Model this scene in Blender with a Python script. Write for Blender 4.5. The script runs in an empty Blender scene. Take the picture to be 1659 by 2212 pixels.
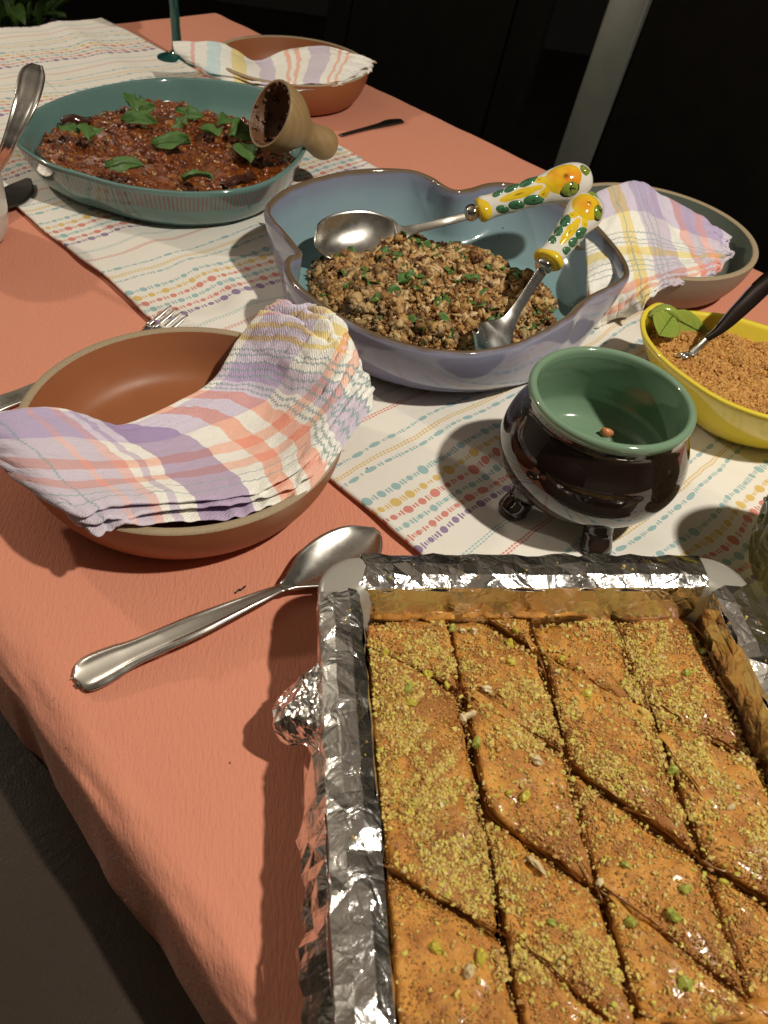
import bpy, bmesh, math, random
import numpy as np
from mathutils import Vector, Matrix

random.seed(7); rng = np.random.default_rng(7)
sc = bpy.context.scene
COL = sc.collection
R = math.radians

# ------------------------------------------------------------------ camera
# table top is z = 0; the phone is held 0.42 m above it, tilted down 45.5 deg
CAM_H, PITCH, ROLL, FPX = 0.42, R(45.5), R(8.3), 1659.0
fw = np.array([0, math.cos(PITCH), -math.sin(PITCH)])
rt0 = np.array([1.0, 0, 0]); up0 = np.cross(rt0, fw)
rt = math.cos(ROLL) * rt0 + math.sin(ROLL) * up0
up = -math.sin(ROLL) * rt0 + math.cos(ROLL) * up0
cd = bpy.data.cameras.new('camera'); cam = bpy.data.objects.new('camera', cd); COL.objects.link(cam)
cam.matrix_world = Matrix(((rt[0], up[0], -fw[0], 0), (rt[1], up[1], -fw[1], 0), (rt[2], up[2], -fw[2], CAM_H), (0, 0, 0, 1)))
cd.sensor_fit = 'VERTICAL'; cd.sensor_height = 36; cd.lens = 27.0
cd.clip_start = 0.01; cd.clip_end = 60
cd.dof.use_dof = True; cd.dof.focus_distance = 0.62; cd.dof.aperture_fstop = 13
sc.camera = cam

def M(px, py, z=0.0):
    """world point at height z seen at a measured spot of the survey photograph (1659 x 2212)"""
    d = (px - 829.5) / FPX * rt - (py - 1106) / FPX * up + fw
    t = (z - CAM_H) / d[2]
    return np.array([d[0] * t, d[1] * t, z])

# ------------------------------------------------------------------ light: a dining room in the evening, two warm lamps
w = bpy.data.worlds.new('World'); sc.world = w; w.use_nodes = True
bg = w.node_tree.nodes['Background']; bg.inputs[0].default_value = (1.0, .82, .6, 1); bg.inputs[1].default_value = 0.012

def lamp(name, loc, power, radius, col):
    l = bpy.data.lights.new(name, 'POINT'); l.energy = power; l.shadow_soft_size = radius; l.color = col
    o = bpy.data.objects.new(name, l); o.location = loc; COL.objects.link(o); return o
def shade_lamp(name, loc, power, radius, col, angle):
    o = lamp(name, loc, power, radius, col); l = bpy.data.lights.new(name, 'SPOT'); l.energy = power; l.shadow_soft_size = radius; l.color = col
    l.spot_size = R(angle); l.spot_blend = .25; o.data = l; return o
shade_lamp('pendant_lamp', (0.78, 0.16, 1.45), 97, 0.032, (1.0, .925, .79), 168)
lamp('corner_lamp', (-1.6, 1.25, 1.05), 34, 0.035, (1.0, .88, .72))
sc.view_settings.view_transform = 'Standard'; sc.view_settings.look = 'None'
sc.view_settings.exposure = 0.0; sc.view_settings.gamma = 1.0
try: sc.view_settings.use_curve_mapping = False
except Exception: pass
sc.render.engine = 'CYCLES'; sc.cycles.use_denoising = True
sc.cycles.max_bounces = 8; sc.cycles.diffuse_bounces = 4; sc.cycles.glossy_bounces = 4; sc.cycles.sample_clamp_indirect = 4

# ------------------------------------------------------------------ helpers
def tag(o, label=None, cat=None, group=None, kind=None):
    if label: o['label'] = label
    if cat: o['category'] = cat
    if group: o['group'] = group
    if kind: o['kind'] = kind
    return o

def thing(name, loc, label, cat, group=None):
    o = bpy.data.objects.new(name, None); o.empty_display_size = .02
    o.location = tuple(float(v) for v in loc); COL.objects.link(o)
    return tag(o, label, cat, group)

def mk(name, V, F, m, root=None, uv=None, smooth=True):
    """one mesh object; V in world metres, kept in place when it is given a parent"""
    V = np.asarray(V, float)
    org = np.zeros(3)
    if root is not None:
        p = root
        while p is not None: org = org + np.array(p.location); p = p.parent
    me = bpy.data.meshes.new(name); me.from_pydata((V - org).tolist(), [], F); me.update()
    if uv is not None:
        lay = me.uv_layers.new(name='UVMap')
        vi = np.empty(len(me.loops), dtype=np.int32); me.loops.foreach_get('vertex_index', vi)
        lay.data.foreach_set('uv', np.asarray(uv, np.float32)[vi].ravel())
    if smooth: me.polygons.foreach_set('use_smooth', np.ones(len(me.polygons), dtype=bool))
    for mm in (m if isinstance(m, (list, tuple)) else [m]): me.materials.append(mm)
    o = bpy.data.objects.new(name, me); COL.objects.link(o)
    if root is not None: o.parent = root
    return o

def thing_mesh(name, V, F, m, label, cat, group=None, uv=None, smooth=True):
    """a thing that is one mesh; its origin is moved to its base"""
    V = np.asarray(V, float); b = V.mean(0); b[2] = V[:, 2].min()
    o = mk(name, V - b, F, m, None, uv, smooth); o.location = tuple(b)
    return tag(o, label, cat, group)

def gridF(nu, nv, cu=False, cv=False, off=0):
    F = []
    for i in range(nu if cu else nu - 1):
        for j in range(nv if cv else nv - 1):
            a = i * nv + j; b = i * nv + (j + 1) % nv; i2 = (i + 1) % nu
            F.append((off + a, off + i2 * nv + j, off + i2 * nv + (j + 1) % nv, off + b))
    return F

def spline(P, n, closed=False):
    """Catmull-Rom through P (k, ...) sampled at n points"""
    P = np.asarray(P, float); k = len(P)
    t = np.linspace(0, k, n, endpoint=False) if closed else np.linspace(0, k - 1, n)
    i = np.floor(t).astype(int)
    if not closed: i = np.minimum(i, k - 2)
    f = (t - i).reshape((-1,) + (1,) * (P.ndim - 1))
    if closed: g = lambda q: P[(i + q) % k]
    else:
        E = np.concatenate([[2 * P[0] - P[1]], P, [2 * P[-1] - P[-2]]]); g = lambda q: E[i + q + 1]
    a, b, c, d = g(-1), g(0), g(1), g(2)
    return .5 * (2 * b + (c - a) * f + (2 * a - 5 * b + 4 * c - d) * f ** 2 + (3 * b - a - 3 * c + d) * f ** 3)

def net(rows, nu, nv):
    A = np.asarray(rows, float)                      # (rows, cols, 3)
    A = spline(A, nv); A = spline(np.swapaxes(A, 0, 1), nu)
    return A                                         # (nu, nv, 3)

def _h(ix, iy, iz, s):
    n = (ix * 374761393 + iy * 668265263 + iz * 2147483647 + s * 974711) & 0x7fffffff
    n = ((n ^ (n >> 13)) * 1274126177) & 0x7fffffff
    return ((n ^ (n >> 16)) & 0xffff) / 32767.5 - 1
def vn(P, scale, seed=0):
    """value noise, -1..1"""
    P = np.asarray(P, float) * scale
    if P.shape[-1] == 2: P = np.concatenate([P, np.zeros(P.shape[:-1] + (1,))], -1)
    i = np.floor(P).astype(np.int64); f = P - i; f = f * f * f * (f * (f * 6 - 15) + 10)
    r = 0
    for dx in (0, 1):
        for dy in (0, 1):
            for dz in (0, 1):
                wgt = (f[..., 0] if dx else 1 - f[..., 0]) * (f[..., 1] if dy else 1 - f[..., 1]) * (f[..., 2] if dz else 1 - f[..., 2])
                r = r + wgt * _h(i[..., 0] + dx, i[..., 1] + dy, i[..., 2] + dz, seed)
    return r
def fbm(P, scale, seed=0, o=4):
    return sum(vn(P, scale * 2 ** k, seed + k) / 2 ** k for k in range(o))

def normals(P):
    a = np.gradient(P, axis=0); b = np.gradient(P, axis=1); n = np.cross(a, b)
    return n / (np.linalg.norm(n, axis=-1, keepdims=True) + 1e-12)

def pillow(P, T, p=10):
    """closed cloth body of thickness T round the surface P, with rounded rims -> V, F, uv"""
    nu, nv = P.shape[:2]; N = normals(P)
    if N[..., 2].mean() < 0: N = -N
    f = lambda x: np.sqrt(np.clip(1 - np.abs(2 * x - 1) ** p, 0, 1))
    u = np.linspace(0, 1, nu); v = np.linspace(0, 1, nv)
    th = T * .5 * np.maximum(f(u)[:, None] * f(v)[None, :], .02)
    top = P + N * th[..., None]; bot = P - N * th[..., None]
    U, W = np.meshgrid(u, v, indexing='ij'); uv = np.stack([U, W], -1).reshape(-1, 2)
    n = nu * nv; F = gridF(nu, nv) + [q[::-1] for q in gridF(nu, nv, off=n)]
    for j in range(nv - 1): F += [(j, j + 1, n + j + 1, n + j), ((nu - 1) * nv + j + 1, (nu - 1) * nv + j, n + (nu - 1) * nv + j, n + (nu - 1) * nv + j + 1)]
    for i in range(nu - 1): F += [((i + 1) * nv, i * nv, n + i * nv, n + (i + 1) * nv), (i * nv + nv - 1, (i + 1) * nv + nv - 1, n + (i + 1) * nv + nv - 1, n + i * nv + nv - 1)]
    return np.concatenate([top.reshape(-1, 3), bot.reshape(-1, 3)]), F, np.concatenate([uv, uv])

def rings(Rg, capa=True, capb=True):
    """loft closed rings (k, n, 3)"""
    Rg = np.asarray(Rg, float); k, n = Rg.shape[:2]
    V = Rg.reshape(-1, 3); F = gridF(k, n, cv=True)
    U = np.tile(np.arange(n) / n, k); W = np.repeat(np.linspace(0, 1, k), n); uv = np.stack([U, W], -1)
    if capa: V = np.vstack([V, Rg[0].mean(0)]); uv = np.vstack([uv, [.5, 0]]); F += [(j, (j + 1) % n, len(V) - 1) for j in range(n)]
    if capb: V = np.vstack([V, Rg[-1].mean(0)]); uv = np.vstack([uv, [.5, 1]]); F += [((k - 1) * n + (j + 1) % n, (k - 1) * n + j, len(V) - 1) for j in range(n)]
    return V, [q[::-1] for q in F], uv

def lathe(prof, c, n=96, sx=1, sy=1):
    a = np.linspace(0, 2 * math.pi, n, endpoint=False)
    return rings([[(c[0] + r * math.cos(t) * sx, c[1] + r * math.sin(t) * sy, c[2] + z) for t in a] for r, z in prof])

def open_lathe(L, c, ca, cb, n=112):
    V, F, U = lathe(L, c, n)
    if not ca: F = [f for f in F if (len(V) - 2) not in f]
    if not cb: F = [f for f in F if (len(V) - 1) not in f]
    return V, F, U

def frame(d):
    d = d / np.linalg.norm(d); h = np.array([0, 0, 1.0]) if abs(d[2]) < .95 else np.array([1.0, 0, 0])
    s = np.cross(d, h); s /= np.linalg.norm(s); return d, s, np.cross(s, d)

def tube(pts, rad, n=14, flat=1.0, smoothn=0):
    """tube along pts with radii rad (side) and rad*flat (up)"""
    pts = np.asarray(pts, float); rad = np.ones(len(pts)) * rad
    if smoothn: rad = spline(np.asarray(rad, float), smoothn); pts = spline(pts, smoothn)
    T = np.gradient(pts, axis=0); a = np.linspace(0, 2 * math.pi, n, endpoint=False); out = []
    for p, t, r in zip(pts, T, rad):
        d, s, u = frame(t); out.append(p + np.outer(np.cos(a) * r, s) + np.outer(np.sin(a) * r * flat, u))
    return rings(out)

def merge(*parts):
    V, F, U, o = [], [], [], 0
    for q in parts:
        V.append(np.asarray(q[0])); F += [tuple(i + o for i in f) for f in q[1]]; o += len(q[0])
        U.append(np.asarray(q[2]) if len(q) > 2 else np.zeros((len(q[0]), 2)))
    return np.concatenate(V), F, np.concatenate(U)

def box(c, s, rz=0.0):
    c = np.asarray(c, float); s = np.asarray(s, float) / 2
    V = np.array([(x, y, z) for x in (-1, 1) for y in (-1, 1) for z in (-1, 1)]) * s
    ca, sa = math.cos(rz), math.sin(rz)
    V = np.stack([V[:, 0] * ca - V[:, 1] * sa, V[:, 0] * sa + V[:, 1] * ca, V[:, 2]], -1) + c
    return V, [(0, 1, 3, 2), (4, 6, 7, 5), (0, 4, 5, 1), (2, 3, 7, 6), (0, 2, 6, 4), (1, 5, 7, 3)]

def bevel(o, wd=.004, seg=3):
    b = o.modifiers.new('bevel', 'BEVEL'); b.width = wd; b.segments = seg; b.limit_method = 'ANGLE'; return o

def ico(sub=1):
    bm = bmesh.new(); bmesh.ops.create_icosphere(bm, subdivisions=sub, radius=1)
    V = np.array([v.co[:] for v in bm.verts]); F = [tuple(v.index for v in f.verts) for f in bm.faces]; bm.free(); return V, F
ICO1, ICO2 = ico(1), ico(2)

def rotm(n, tilt=None):
    q = rng.normal(size=(n, 4)); q /= np.linalg.norm(q, axis=1, keepdims=True); a, b, c, d = q.T
    return np.stack([np.stack([1 - 2 * (c * c + d * d), 2 * (b * c - a * d), 2 * (b * d + a * c)], -1),
                     np.stack([2 * (b * c + a * d), 1 - 2 * (b * b + d * d), 2 * (c * d - a * b)], -1),
                     np.stack([2 * (b * d - a * c), 2 * (c * d + a * b), 1 - 2 * (b * b + c * c)], -1)], 1)

def scatter(pos, size, proto=ICO1, rough=.25, flatn=None):
    """many small irregular bits merged -> V, F (size (N,3))"""
    pos = np.asarray(pos, float); N = len(pos); pv = np.asarray(proto[0]); k = len(pv)
    J = pv[None] * (1 + rough * rng.normal(size=(N, k, 1))) * np.asarray(size)[:, None, :]
    V = np.einsum('nij,nkj->nki', rotm(N), J) + pos[:, None, :]
    F0 = np.array(proto[1]); F = (F0[None] + (np.arange(N) * k)[:, None, None]).reshape(-1, F0.shape[1])
    return V.reshape(-1, 3), F.tolist()

# ------------------------------------------------------------------ materials
class NT:
    def __init__(s, name):
        s.m = bpy.data.materials.new(name); s.m.use_nodes = True; s.t = s.m.node_tree
        s.b = s.t.nodes['Principled BSDF']; s._c = None
    def n(s, typ, **kw):
        nd = s.t.nodes.new(typ)
        for k, v in kw.items(): setattr(nd, k, v)
        return nd
    def l(s, a, b): s.t.links.new(a, b)
    def val(s, sock, v):
        if hasattr(v, 'is_output'): s.l(v, sock)
        else: sock.default_value = v
    def math(s, op, a, b=0.0, c=None, clamp=False):
        nd = s.n('ShaderNodeMath', operation=op, use_clamp=clamp); s.val(nd.inputs[0], a); s.val(nd.inputs[1], b)
        if c is not None: s.val(nd.inputs[2], c)
        return nd.outputs[0]
    def obj(s):
        if s._c is None: s._c = s.n('ShaderNodeTexCoord')
        return s._c.outputs['Object']
    def uv(s):
        if s._c is None: s._c = s.n('ShaderNodeTexCoord')
        return s._c.outputs['UV']
    def xyz(s, v):
        nd = s.n('ShaderNodeSeparateXYZ'); s.l(v, nd.inputs[0]); return nd.outputs
    def map(s, v, scale=(1, 1, 1), rot=(0, 0, 0)):
        nd = s.n('ShaderNodeMapping'); s.l(v, nd.inputs[0]); nd.inputs['Scale'].default_value = scale; nd.inputs['Rotation'].default_value = rot; return nd.outputs[0]
    def noise(s, scale, detail=4, rough=.55, v=None, dist=0):
        nd = s.n('ShaderNodeTexNoise'); s.l(v if v is not None else s.obj(), nd.inputs['Vector'])
        nd.inputs['Scale'].default_value = scale; nd.inputs['Detail'].default_value = detail; nd.inputs['Roughness'].default_value = rough; nd.inputs['Distortion'].default_value = dist
        return nd.outputs[0]
    def voro(s, scale, v=None, feature='F1', out=0):
        nd = s.n('ShaderNodeTexVoronoi', feature=feature); s.l(v if v is not None else s.obj(), nd.inputs['Vector']); nd.inputs['Scale'].default_value = scale; return nd.outputs[out]
    def ramp(s, f, stops, interp='LINEAR'):
        nd = s.n('ShaderNodeValToRGB'); cr = nd.color_ramp; cr.interpolation = interp
        while len(cr.elements) < len(stops): cr.elements.new(.5)
        for e, (p, c) in zip(cr.elements, stops): e.position = p; e.color = tuple(c) + (1,) if len(c) == 3 else c
        s.val(nd.inputs[0], f); return nd.outputs[0]
    def mix(s, f, a, b, mode='MIX'):
        nd = s.n('ShaderNodeMix', data_type='RGBA', blend_type=mode)
        s.val(nd.inputs[0], f)
        for k, v in ((6, a), (7, b)):
            if hasattr(v, 'is_output'): s.l(v, nd.inputs[k])
            else: nd.inputs[k].default_value = tuple(v) + (1,) if len(v) == 3 else v
        return nd.outputs[2]
    def color(s, c):
        if hasattr(c, 'is_output'): s.l(c, s.b.inputs['Base Color'])
        else: s.b.inputs['Base Color'].default_value = tuple(c) + (1,)
    def bump(s, h, strength=.3, dist=.001):
        nd = s.n('ShaderNodeBump'); nd.inputs['Strength'].default_value = strength; nd.inputs['Distance'].default_value = dist
        s.l(h, nd.inputs['Height'])
        prev = s.b.inputs['Normal'].links
        if prev: s.l(prev[0].from_socket, nd.inputs['Normal'])
        s.l(nd.outputs[0], s.b.inputs['Normal'])
    def set(s, **kw):
        for k, v in kw.items(): s.val(s.b.inputs[{'rough': 'Roughness', 'metal': 'Metallic', 'coat': 'Coat Weight', 'coatr': 'Coat Roughness', 'spec': 'Specular IOR Level', 'trans': 'Transmission Weight', 'ior': 'IOR', 'sss': 'Subsurface Weight', 'ssss': 'Subsurface Scale', 'sheen': 'Sheen Weight'}[k]], v)
        return s
    def isl(s): return s.n('ShaderNodeNewGeometry').outputs['Random Per Island']

def plain(name, c, rough=.5, c2=None, nscale=40, bumps=None, **kw):
    t = NT(name)
    if c2 is not None: t.color(t.mix(t.ramp(t.noise(nscale), [(.35, (0, 0, 0)), (.65, (1, 1, 1))]), c, c2))
    else: t.color(c)
    t.set(rough=rough, **kw)
    if bumps: t.bump(t.noise(bumps[0]), bumps[1], bumps[2])
    return t.m

def dirt_rough(t, lo, hi, scale=60):
    t.set(rough=t.math('MULTIPLY_ADD', t.noise(scale), hi - lo, lo))

mats = {}
# salmon crinkled cotton
t = NT('salmon_cotton')
sw = t.noise(2.2, 3); t.color(t.mix(sw, (.64, .255, .165), (.72, .295, .195)))
v = t.map(t.obj(), (1.0, 1.0, 1), (0, 0, R(-12)))
cr = t.noise(300, 3, .62, t.map(v, (1.7, .42, 1)), .4)
cr2 = t.noise(260, 2, .5, t.map(v, (2.2, .6, 1)))
weave = t.n('ShaderNodeTexWave', wave_type='BANDS', bands_direction='X'); t.l(v, weave.inputs['Vector']); weave.inputs['Scale'].default_value = 420; weave.inputs['Distortion'].default_value = 3
t.bump(cr, .72, .0012); t.bump(cr2, .2, .0005); t.bump(weave.outputs['Fac'], .12, .0003)
t.bump(t.noise(9, 3), .2, .003)
t.set(rough=.9, spec=.15, sheen=.1); mats['cloth'] = t.m

# runner: white cotton with woven dotted bands repeating along its length (u = s metres, v = n metres)
t = NT('runner_cotton')
ux = t.xyz(t.uv()); wob = t.math('ADD', t.math('MULTIPLY_ADD', t.noise(38, 2, v=t.uv()), .004, -.002), t.math('MULTIPLY_ADD', t.noise(9, 1, v=t.uv()), .024, -.012))
S = t.math('ADD', ux[0], wob); N_ = ux[1]
rep = t.math('MULTIPLY', t.math('FRACT', t.math('DIVIDE', t.math('ADD', S, .229 + .177 * 12 + .14), .177)), .177)   # purple sits at .14
base = t.mix(t.noise(25), (.76, .72, .65), (.82, .785, .72))
col = base
PURP, RED, TEAL, YEL = (.22, .13, .30), (.62, .17, .13), (.25, .44, .46), (.66, .44, .09)
rowi = t.math('FLOOR', t.math('DIVIDE', t.math('ADD', S, 5 + .229 + .14), .177))
env_id = 0
def cell(q, seed):
    wn = t.n('ShaderNodeTexWhiteNoise', noise_dimensions='3D'); cmb = t.n('ShaderNodeCombineXYZ')
    t.l(t.math('FLOOR', q), cmb.inputs[0]); t.l(rowi, cmb.inputs[1]); cmb.inputs[2].default_value = seed; t.l(cmb.outputs[0], wn.inputs[0]); return wn.outputs[0]
fray = t.math('MULTIPLY_ADD', t.noise(900, 2, v=t.uv()), .5, -.25)
for off, colr, big, kind in ((.140, PURP, .0053, 'dot'), (.1295, RED, .0051, 'dot'), (.1185, TEAL, .0048, 'dot'), (.107, RED, .0052, 'dot'),
                             (.0955, YEL, .0049, 'dot'), (.0835, TEAL, .0048, 'dot'), (.060, TEAL, .0026, 'oval'), (.0518, YEL, .0008, 'line'), (.0492, YEL, .0008, 'line'),
                             (.038, TEAL, .0026, 'oval'), (.0107, RED, .0007, 'line'), (.0083, RED, .0007, 'line'), (.1682, TEAL, .0006, 'line'), (.1655, TEAL, .0006, 'line')):
    env_id += 1; dS = t.math('SUBTRACT', rep, off); Nk = t.math('ADD', N_, env_id * .0173 + .5)
    if kind == 'line':
        q = t.math('DIVIDE', Nk, .0036); loc = t.math('ABSOLUTE', t.math('SUBTRACT', t.math('FRACT', q), .5))
        msk = t.math('MULTIPLY', t.math('LESS_THAN', t.math('ABSOLUTE', dS), big), t.math('LESS_THAN', loc, .36))
    else:
        wd = .0150 if kind == 'dot' else .0185
        q = t.math('DIVIDE', Nk, wd); loc = t.math('MULTIPLY', t.math('SUBTRACT', t.math('FRACT', q), .5), wd)      # metres from the blob's middle
        rnd = cell(q, env_id)
        r_ = t.math('MULTIPLY', t.math('MULTIPLY_ADD', rnd, .55, .42), big)
        asp = 1.0 if kind == 'dot' else .42
        dx = t.math('DIVIDE', t.math('MULTIPLY', loc, asp), r_); dy = t.math('DIVIDE', dS, r_)
        blob = t.math('LESS_THAN', t.math('ADD', t.math('ADD', t.math('MULTIPLY', dx, dx), t.math('MULTIPLY', dy, dy)), fray), 1.0)
        qb = t.math('DIVIDE', Nk, .0030); lb = t.math('ABSOLUTE', t.math('SUBTRACT', t.math('FRACT', qb), .5))
        hb = t.math('MULTIPLY', t.math('MULTIPLY_ADD', cell(qb, env_id + 40), .35, .28 if kind == 'dot' else .45), big)
        bars = t.math('MULTIPLY', t.math('MULTIPLY', t.math('LESS_THAN', t.math('ABSOLUTE', dS), hb), t.math('LESS_THAN', lb, .30)), t.math('GREATER_THAN', t.math('ADD', t.math('ABSOLUTE', dx), fray), 1.25))
        msk = t.math('MAXIMUM', blob, bars)
    col = t.mix(t.math('MULTIPLY', msk, t.math('MULTIPLY_ADD', fray, .6, .86)), col, colr)
t.color(col); t.set(rough=.9, spec=.15, sheen=.1)
wv = t.n('ShaderNodeTexWave', bands_direction='X'); t.l(t.uv(), wv.inputs['Vector']); wv.inputs['Scale'].default_value = 380; wv.inputs['Distortion'].default_value = 2
t.bump(wv.outputs['Fac'], .1, .0003); t.bump(t.noise(60, 4, v=t.uv()), .3, .002)
mats['runner'] = t.m

CREAM, LAV, PUR2, SAL, LEMON, PINK, TEALW = (.82, .78, .68), (.58, .49, .56), (.27, .17, .36), (.82, .42, .29), (.78, .62, .24), (.76, .42, .37), (.55, .68, .68)
def napkin_mat(name, ustops, vstops, skew=0.0, zig=((), ()), zlim=(0, 1)):
    t = NT(name); ux = t.xyz(t.uv())
    wob = t.math('MULTIPLY_ADD', t.noise(6, 3, v=t.uv()), .04, -.02)
    U = t.math('ADD', t.math('MULTIPLY_ADD', ux[1], -skew, ux[0]), wob); W = t.math('ADD', ux[1], wob)
    a = t.ramp(U, ustops, 'CONSTANT'); b = t.ramp(W, vstops, 'CONSTANT')
    c = t.mix(1.0, t.mix(1.0, a, b, 'MULTIPLY'), (1.18, 1.22, 1.30), 'MULTIPLY')
    # woven zigzag teal threads
    for axis, other, lst in ((U, W, zig[0]), (W, U, zig[1])):
        for p in lst:
            z = t.math('MULTIPLY', t.math('PINGPONG', t.math('MULTIPLY', other, 40), .5), .014)
            k = t.math('LESS_THAN', t.math('ABSOLUTE', t.math('SUBTRACT', t.math('SUBTRACT', axis, p), z)), .0035)
            c = t.mix(t.math('MULTIPLY', k, .8), c, (.24, .38, .41))
    fl = t.noise(420, 2, v=t.uv()); c = t.mix(t.math('MULTIPLY', fl, .25), c, (.85, .8, .72))
    t.color(c); t.set(rough=.92, spec=.12, sheen=.15)
    ck = t.n('ShaderNodeTexWave', bands_direction='DIAGONAL'); t.l(t.uv(), ck.inputs['Vector']); ck.inputs['Scale'].default_value = 55; ck.inputs['Distortion'].default_value = 4
    t.bump(ck.outputs['Fac'], .45, .0008); t.bump(t.noise(60, 4, v=t.uv()), .55, .0014); t.bump(t.noise(260, 2, v=t.uv()), .3, .0006)
    return t.m
ust = [(0, LAV), (.12, (.74, .46, .42)), (.14, LAV), (.19, (.74, .46, .42)), (.215, CREAM), (.24, LAV), (.26, CREAM), (.30, (.42, .31, .45)), (.44, CREAM), (.51, SAL), (.555, CREAM), (.605, (.82, .42, .30)), (.65, CREAM), (.70, LAV), (.77, CREAM), (.86, LEMON), (.885, CREAM), (.915, LEMON), (.935, CREAM), (.965, (.80, .50, .42)), (.98, LEMON)]
vst = [(0, CREAM), (.05, LAV), (.37, CREAM), (.56, (.84, .46, .33)), (.635, CREAM), (.72, (.84, .46, .33)), (.79, CREAM)]
lift = lambda L: [(p, tuple(min(1, x / .80 * (1 if i == 0 else .80 / (.74 if i == 1 else .62))) for i, x in enumerate(c))) for p, c in L]
mats['napkin_a'] = napkin_mat('plaid_napkin', ust, lift(vst), .20, ((.665, .685, .72, .745, .77, .80, .82, .03), (.86, .93)))
mats['napkin_b'] = napkin_mat('plaid_napkin_pale', [(0, CREAM), (.12, LEMON), (.20, CREAM), (.27, LAV), (.50, CREAM), (.60, PINK), (.66, LAV), (.74, PINK), (.80, LAV), (.93, CREAM)],
                              lift([(0, LAV), (.22, CREAM), (.30, CREAM), (.46, LEMON), (.52, CREAM), (.72, SAL), (.80, CREAM), (.87, SAL), (.94, CREAM)]), .25, ((.15, .3, .34, .38), (.36, .4, .43, .56, .6, .64)))
mats['napkin_c'] = napkin_mat('striped_napkin', [(0, CREAM), (.10, PINK), (.12, CREAM), (.18, TEALW), (.25, CREAM), (.30, LEMON), (.36, CREAM), (.42, LAV), (.50, CREAM), (.555, SAL), (.575, CREAM), (.60, SAL), (.62, CREAM), (.66, LAV), (.76, CREAM), (.81, SAL), (.83, CREAM), (.86, SAL), (.88, CREAM)], lift([(0, CREAM), (.5, CREAM)]), -.05)

t = NT('terracotta_matte'); t.color(t.mix(t.noise(30), (.30, .105, .038), (.35, .125, .048))); dirt_rough(t, .38, .55); t.bump(t.noise(900, 2), .05, .0003); mats['terra'] = t.m
t = NT('bare_clay_rim'); t.color(t.mix(t.math('GREATER_THAN', t.noise(1400, 1), .66), (.37, .285, .18), (.14, .09, .05))); t.set(rough=.8); t.bump(t.noise(700), .3, .0004); mats['clay'] = t.m
t = NT('sage_matte'); t.color(t.mix(t.noise(30), (.125, .15, .125), (.15, .175, .145))); dirt_rough(t, .35, .5); mats['sage'] = t.m
t = NT('sage_outside'); t.color(t.mix(t.noise(30), (.22, .20, .155), (.26, .235, .18))); dirt_rough(t, .35, .5); mats['sage_out'] = t.m

def steel(name, c, r0, r1, stretch=(1, 1, 1)):
    t = NT(name); t.color(c); t.set(metal=1.0); dirt_rough(t, r0, r1, 120); t.bump(t.noise(350, 3, v=t.map(t.obj(), stretch)), .04, .0004); return t.m
mats['steel'] = steel('brushed_steel', (.62, .60, .56), .20, .36, (8, 1, 1))
mats['polished'] = steel('polished_steel', (.72, .70, .66), .05, .13)
mats['dark_steel'] = steel('dark_steel', (.16, .15, .14), .25, .4)

def foil(name, c):
    t = NT(name); t.set(metal=1.0)
    cre = t.voro(75, t.map(t.obj(), (1, 1, 1)), 'DISTANCE_TO_EDGE'); t.color(c)
    dirt_rough(t, .10, .26, 90)
    nz = t.n('ShaderNodeMapping'); t.bump(t.noise(70, 5, .55, dist=2.0), .45, .0018); t.bump(t.ramp(cre, [(0, (0, 0, 0)), (.10, (1, 1, 1))]), .25, .0005)
    return t.m
mats['foil'] = foil('aluminium_foil', (.83, .82, .80)); mats['foil_in'] = foil('reflection_tinted_foil', (.78, .74, .68))  # lining foil: the baklava's brown reflection is put into its base colour
mats['pan'] = plain('pan_enamel', (.42, .40, .35), .34, (.38, .355, .31), 20, metal=.3)

# baklava pastry
t = NT('baked_filo'); nz = t.noise(55, 5, .6); nz2 = t.noise(240, 4, .65)
c = t.ramp(nz, [(.25, (.24, .080, .015)), (.37, (.48, .19, .028)), (.52, (.68, .31, .048)), (.66, (.74, .38, .070)), (.80, (.44, .16, .026))])
c = t.mix(t.ramp(nz2, [(.52, (0, 0, 0)), (.72, (.75, .75, .75))]), c, (.20, .065, .016))
c = t.mix(t.ramp(t.noise(17, 3), [(.46, (0,) * 3), (.64, (.7,) * 3)]), c, (.27, .085, .018)); t.color(c); t.set(spec=.5, coat=.30, coatr=.18, sss=.12, ssss=.004); t.b.inputs['Subsurface Radius'].default_value = (1, .35, .1)
t.set(rough=t.ramp(t.noise(130, 3), [(.38, (.24,) * 3), (.66, (.62,) * 3)]))
t.bump(t.noise(650, 4, .7), .8, .0012); t.bump(t.noise(110, 4, .6), .45, .002); mats['filo'] = t.m
t = NT('filo_layers'); zz = t.xyz(t.obj()); lay = t.n('ShaderNodeTexWave', bands_direction='Z'); t.l(t.obj(), lay.inputs['Vector']); lay.inputs['Scale'].default_value = 130; lay.inputs['Distortion'].default_value = 5
t.color(t.mix(lay.outputs['Fac'], (.26, .10, .02), (.50, .24, .06))); t.set(rough=.3, coat=.4, sss=.15, ssss=.003); t.bump(lay.outputs['Fac'], .7, .0012); mats['filo_side'] = t.m
t = NT('nut_crumbs'); t.color(t.ramp(t.isl(), [(0, (.34, .16, .04)), (.22, (.52, .31, .09)), (.45, (.64, .45, .13)), (.66, (.68, .53, .13)), (.88, (.64, .54, .11)), (.94, (.48, .47, .08)), (1, (.72, .58, .30))], 'LINEAR')); t.set(rough=.55, sss=.1, ssss=.001); mats['crumbs'] = t.m
t = NT('pastry_crumb'); t.color(t.ramp(t.isl(), [(0, (.20, .07, .015)), (.5, (.42, .19, .045)), (1, (.60, .34, .10))])); t.set(rough=.5); mats['pastry_crumb'] = t.m
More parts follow.
